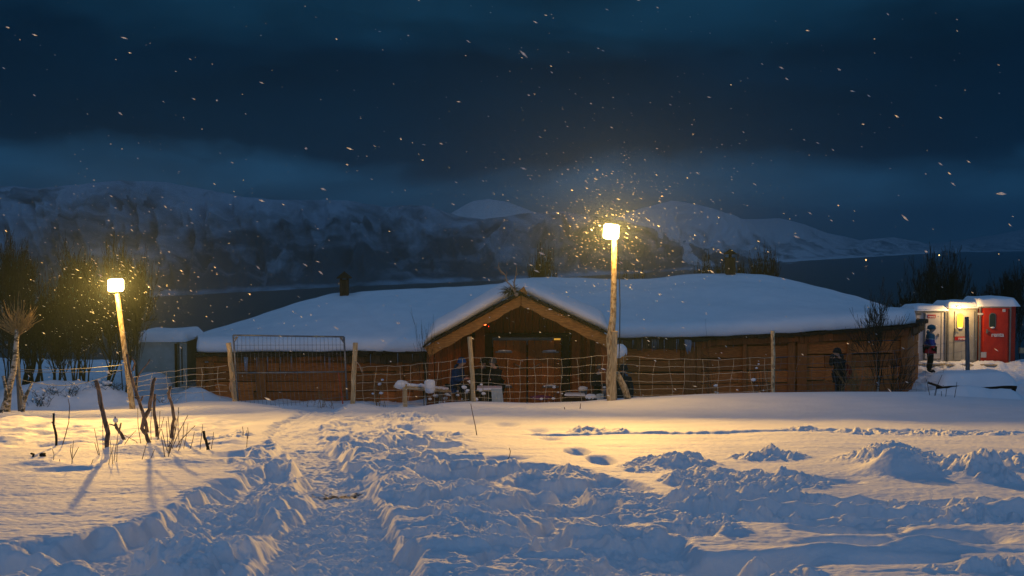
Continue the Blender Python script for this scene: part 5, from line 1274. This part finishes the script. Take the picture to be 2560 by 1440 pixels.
def weeds(label, list_, Y=None, w=2.2, mat=None, group='dry stalks in the snow'):
    a0 = list_[0][0]; Y = Y or Yof(a0[1]); x = at(a0[0], 900, Y).x; z = gz(x, Y); root = thing('dry_stalks', label, 'dry stalks', (x, Y, z), group)
    for pts in list_:
        t = MB()
        Yk = Y if abs(pts[0][1] - a0[1]) < 3 else Yof(pts[0][1]) if Y < 26 else Y
        x0 = at(pts[0][0], 900, Yk).x; off = gz(x0, Yk) - at(pts[0][0], pts[0][1], Yk).z; k = Yk / F
        P = [at(a, b, Yk) + Vector((0, 0, off)) for a, b in pts]; P = [P[0] - Vector((0, 0, .06))] + P; t.tube(P, [w * k / 2 * lerp(1, .5, i / len(P)) for i in range(len(P))], 4); t.build('stalk', mat or M['stub'], root)
weeds('long thin bent stalk right of the leftmost thin stem', [[(155, 1112), (163, 1085), (172, 1050), (174, 1010), (170, 992)]], w=3)
weeds('bushy little tuft of stalks below the snow-topped stump', [[(180, 1168), (181, 1140), (184, 1110)], [(180, 1155), (190, 1135), (197, 1122)], [(180, 1150), (176, 1130), (178, 1115)]])
weeds('pair of thin stalks at the foot of the tallest pruned stem', [[(249, 1142), (243, 1110), (236, 1075)], [(246, 1140), (240, 1120), (237, 1108)], [(258, 1135), (257, 1080), (256, 1045)]])
weeds('crossing thin twigs in front of the crooked stem', [[(285, 1155), (290, 1120), (296, 1085)], [(272, 1170), (278, 1140), (276, 1110)], [(355, 1155), (362, 1130), (367, 1112)], [(352, 1115), (340, 1098), (310, 1082)], [(311, 1105), (325, 1085), (340, 1070)], [(352, 1104), (345, 1060), (344, 1015)]])
weeds('dense clump of upright stalks under the curved stem', [[(421, 1140), (419, 1100), (416, 1050)], [(423, 1135), (425, 1090), (420, 1040)], [(425, 1130), (430, 1095), (441, 1050)], [(418, 1130), (410, 1100), (404, 1075)], [(424, 1132), (436, 1090), (447, 1030)], [(430, 1125), (446, 1085), (470, 1040)], [(446, 1128), (458, 1090), (460, 1055)], [(440, 1118), (452, 1098), (488, 1062)], [(412, 1142), (408, 1115), (403, 1090)], [(428, 1122), (436, 1095), (438, 1068)], [(420, 1120), (432, 1100), (433, 1072)]], w=2.6)
weeds('thin grass stalks between the straight stem and the curved stem', [[(392, 1092), (402, 1060), (410, 1030)], [(396, 1095), (398, 1060), (400, 1018)], [(378, 1090), (376, 1050), (380, 1005)], [(448, 1105), (445, 1060), (446, 1010)]])
weeds('loose stalks right of the blackened stump', [[(500, 1118), (503, 1090), (507, 1055)], [(528, 1118), (532, 1095), (534, 1075)], [(476, 1112), (482, 1090), (486, 1070)], [(459, 1115), (466, 1080), (470, 1050)]])
weeds('two short stalks on the smooth slope left of the path', [[(616, 1120), (618, 1095), (617, 1070)], [(607, 1092), (608, 1080), (606, 1068)], [(619, 1095), (621, 1080), (619, 1066)]])
weeds('long leaning dark stalk on the slope below the second fence post', [[(1192, 1087), (1188, 1062), (1182, 1035), (1177, 1008)]], w=2.6)
weeds('short kinked stalk below the long leaning one', [[(1263, 1141), (1274, 1122), (1276, 1110), (1273, 1101)]], w=2.4)
weeds('tiny stalks at the snow crest left of the tall lamp pole', [[(1412, 1024), (1411, 1018)], [(1450, 1019), (1452, 1006)]], w=2.5)
weeds('thin black stalks in front of the snow-covered table', [[(2338, 1012), (2344, 985), (2355, 960)], [(2324, 1004), (2320, 985), (2316, 965)], [(2386, 1014), (2390, 990), (2392, 975)], [(2364, 1006), (2366, 990), (2368, 980)], [(2354, 1004), (2353, 992)], [(2336, 1010), (2338, 1000), (2340, 992)]], Y=26.2, w=1.8, mat=M['bark'])
weeds('small tuft far left below the thin stem', [[(134, 1160), (135, 1145), (131, 1132)], [(150, 1165), (149, 1158)]])
weeds('few short black stalks left below the tallest stem', [[(229, 1170), (233, 1158)], [(282, 1168), (280, 1140), (284, 1118)], [(292, 1160), (293, 1130), (295, 1105)], [(375, 1150), (383, 1130), (386, 1122)]])
# frozen flowers and snow-laden plants by the wall
def plant(label, px, py, Y, top, wpx, n, seed, clumps=True, mat=None, name='frozen_plant', lev=0):
    rnd = random.Random(seed); c = at(px, 900, Y); z = gz(c.x, Y); H = zat(top, Y) - z; Wd = wpx / F * Y; t = thing(name, label, 'plant', (c.x, Y, z), 'frozen plants in front of the walls'); mb = MB(); sn = MB(); tips = []
    for i in range(n):
        x0 = c.x + rnd.uniform(-.5, .5) * Wd * .6; h = H * rnd.uniform(.45, 1); dx = rnd.uniform(-.5, .5) * Wd * .5; p = Vector((x0, Y + rnd.uniform(-.15, .15), z - .08)); pts = [p + Vector((dx * k / 4 + .02 * math.sin(k * 2 + i), 0, h * k / 4)) for k in range(5)]
        mb.tube(pts, [.008, .007, .006, .005, .004], 3, False)
        for k in range(3): q = pts[rnd.randint(1, 4)]; e = q + Vector((rnd.uniform(-.14, .14), rnd.uniform(-.08, .08), rnd.uniform(.02, .14))); mb.tube([q, e], [.005, .003], 3, False); tips.append(e)
        tips.append(pts[-1])
    mb.build('stems', mat or M['straw'], t)
    if clumps:
        for e in rnd.sample(tips, min(len(tips), max(3, n // 2))): sn.ball(e, rnd.uniform(.02, .065), 7, 5, (1.2, 1, .75), .15, rnd.randint(0, 99))
        sn.build('snow_clumps', M['snow'], t, True)
for i, a in enumerate([('snowy brown plant under the person in the blue hat', 1128, 0, 30.0, 950, 60, 22, True), ('russet dry plant around the foot of the middle fence post', 1170, 0, 29.0, 955, 60, 26, True), ('pale-leaved frozen plant left of the cloth-covered table', 1200, 0, 29.6, 955, 36, 16, True),
        ('low snowy twigs under the plank bench', 1090, 0, 30.2, 965, 40, 12, True), ('thin plant stalks against the wall left of the bench', 955, 0, 32.5, 915, 50, 9, True), ('upright frozen stalk left of the tall lamp pole', 1403, 0, 28.3, 968, 12, 5, True), ('dark snow-tipped plant before the right door leaf', 1372, 0, 31.0, 968, 44, 16, True),
        ('snow-laden plant against the wall halfway between lamp pole and grey post', 1785, 0, 31.2, 938, 44, 14, True), ('dark leafy plant with snow lumps left of the grey fence post', 1903, 0, 31.2, 905, 62, 24, True), ('tall straw stalks left of the grey fence post', 1912, 0, 32.4, 880, 60, 9, False),
        ('straw stalks between the grey fence post and the person in black', 2035, 0, 31.6, 920, 60, 8, False), ('brown grass tuft at the feet of the person in black', 2088, 0, 31.0, 935, 70, 14, False), ('dark twiggy plant against the wall above the snow-laden one', 1768, 0, 32.6, 880, 30, 8, False), ('reddish stalks along the left wall by the corner', 800, 0, 32.6, 950, 120, 12, False),
        ('snowy stems between the container and the lamp pole', 420, 0, 30, 965, 60, 10, True), ('low snowy twigs behind the strand wires', 160, 0, 30, 955, 120, 26, True), ('low dark twigs under the dense trees', 270, 0, 30.4, 950, 110, 26, True), ('snowy twigs behind the grey post at the left', 95, 0, 29.5, 968, 80, 18, True)]):
    plant(a[0], a[1], a[2], a[3], a[4], a[5], a[6], 300 + i, a[7], M['bark'] if 'dark' in a[0] or 'twigs' in a[0] else None)
# far lights on the opposite shore
for k, (px, py, lab) in enumerate([(2165, 650, 'warm house light on the far shore right of the roof'), (2348, 638, 'warm house light on the far shore behind the bare tree pair'), (2497, 635, 'faint warm house light on the far shore near the right edge')]):
    r = ray(px, py); Y = 2600; c = at(px, py, Y); o = MB().ball(c, 1.7 if k < 2 else 1.3, 8, 6).build('shore_light', glow('shore_glow', (1, .62, .22), 5 if k < 2 else 1.5), origin=c); tag(o, lab, 'house light', 'house lights on the far shore')

# ------------------------------------------------------------------ falling snow
def snowfall():
    rs = np.random.RandomState(12); V = []; Fc = []
    N1 = 620
    Y = 3.5 + (30 - 3.5) * rs.rand(N1) ** .75; X = (rs.rand(N1) * 1.04 - .52) * np.maximum(Y, 3) ; Z = rs.rand(N1) * .42 * Y - .155 * Y + .0
    # extra flakes added round both lamps to imitate how their light shows them
    N2 = 2500; lamp = rs.rand(N2) < .62
    cx = np.where(lamp, at(1528, 579, Y1).x, at(289, 713, Y2).x); cy = np.where(lamp, Y1, Y2); cz = np.where(lamp, at(1528, 579, Y1).z, at(289, 713, Y2).z)
    rr = rs.gamma(1.7, 1.35, N2) + .25; th = rs.rand(N2) * 2 * np.pi; u = rs.rand(N2) * 2 - 1; s = np.sqrt(1 - u * u)
    X = np.concatenate([X, cx + rr * s * np.cos(th) * 1.2]); Y = np.concatenate([Y, cy + rr * s * np.sin(th)]); Z = np.concatenate([Z, cz + rr * u])
    n = len(X); g = ground(X, Y); ok = (Z > g + .05); X, Y, Z = X[ok], Y[ok], Z[ok]; n = len(X)
    wind = np.array([.86, -.12, -.42]); wind /= np.linalg.norm(wind)
    D = wind + rs.randn(n, 3) * .15; D /= np.linalg.norm(D, axis=1)[:, None]
    A = np.cross(D, rs.randn(n, 3)); A /= np.linalg.norm(A, axis=1)[:, None]; B = np.cross(D, A)
    r = np.exp(rs.randn(n) * .5) * .0048; r = np.minimum(r, .013); L = r * (1.3 + 3.6 * rs.rand(n)); L = np.where(Y < 8, np.minimum(L, .02), L); r = np.where(Y < 8, np.minimum(r, .005), r)
    C = np.stack([X, Y, Z], 1); W2 = rs.rand(n, 4) * .5 + .7
    vs = np.stack([C + D * L[:, None], C - D * L[:, None]] + [C + (A * math.cos(k * math.pi / 2) + B * math.sin(k * math.pi / 2)) * (r * W2[:, k])[:, None] for k in range(4)], 1)
    co = vs.reshape(-1, 3).astype(np.float32); tri = []
    for k in range(4): tri += [(0, 2 + k, 2 + (k + 1) % 4), (1, 2 + (k + 1) % 4, 2 + k)]
    tri = np.array(tri, np.int32); f = (tri[None] + (np.arange(n) * 6)[:, None, None]).reshape(-1, 3).astype(np.int32)
    me = bpy.data.meshes.new('snowfall'); me.vertices.add(len(co)); me.vertices.foreach_set('co', co.ravel()); nf = len(f)
    me.loops.add(nf * 3); me.loops.foreach_set('vertex_index', f.ravel()); me.polygons.add(nf); me.polygons.foreach_set('loop_start', np.arange(0, nf * 3, 3, dtype=np.int32)); me.polygons.foreach_set('loop_total', np.full(nf, 3, np.int32)); me.update(calc_edges=True)
    m = bpy.data.materials.new('snowflake'); m.use_nodes = True; nt = m.node_tree; nt.nodes.remove(nt.nodes['Principled BSDF'])
    d = nt.nodes.new('ShaderNodeBsdfDiffuse'); t = nt.nodes.new('ShaderNodeBsdfTranslucent'); x = nt.nodes.new('ShaderNodeMixShader'); x.inputs[0].default_value = .5
    d.inputs[0].default_value = (.9, .9, .92, 1); t.inputs[0].default_value = (.9, .9, .92, 1)
    nt.links.new(d.outputs[0], x.inputs[1]); nt.links.new(t.outputs[0], x.inputs[2]); nt.links.new(x.outputs[0], nt.nodes['Material Output'].inputs[0]); me.materials.append(m)
    ob = bpy.data.objects.new('snowfall', me); COL.objects.link(ob); ob['kind'] = 'stuff'; ob['label'] = 'snowflakes drifting down through the lamp light'; ob['category'] = 'snowfall'
snowfall()
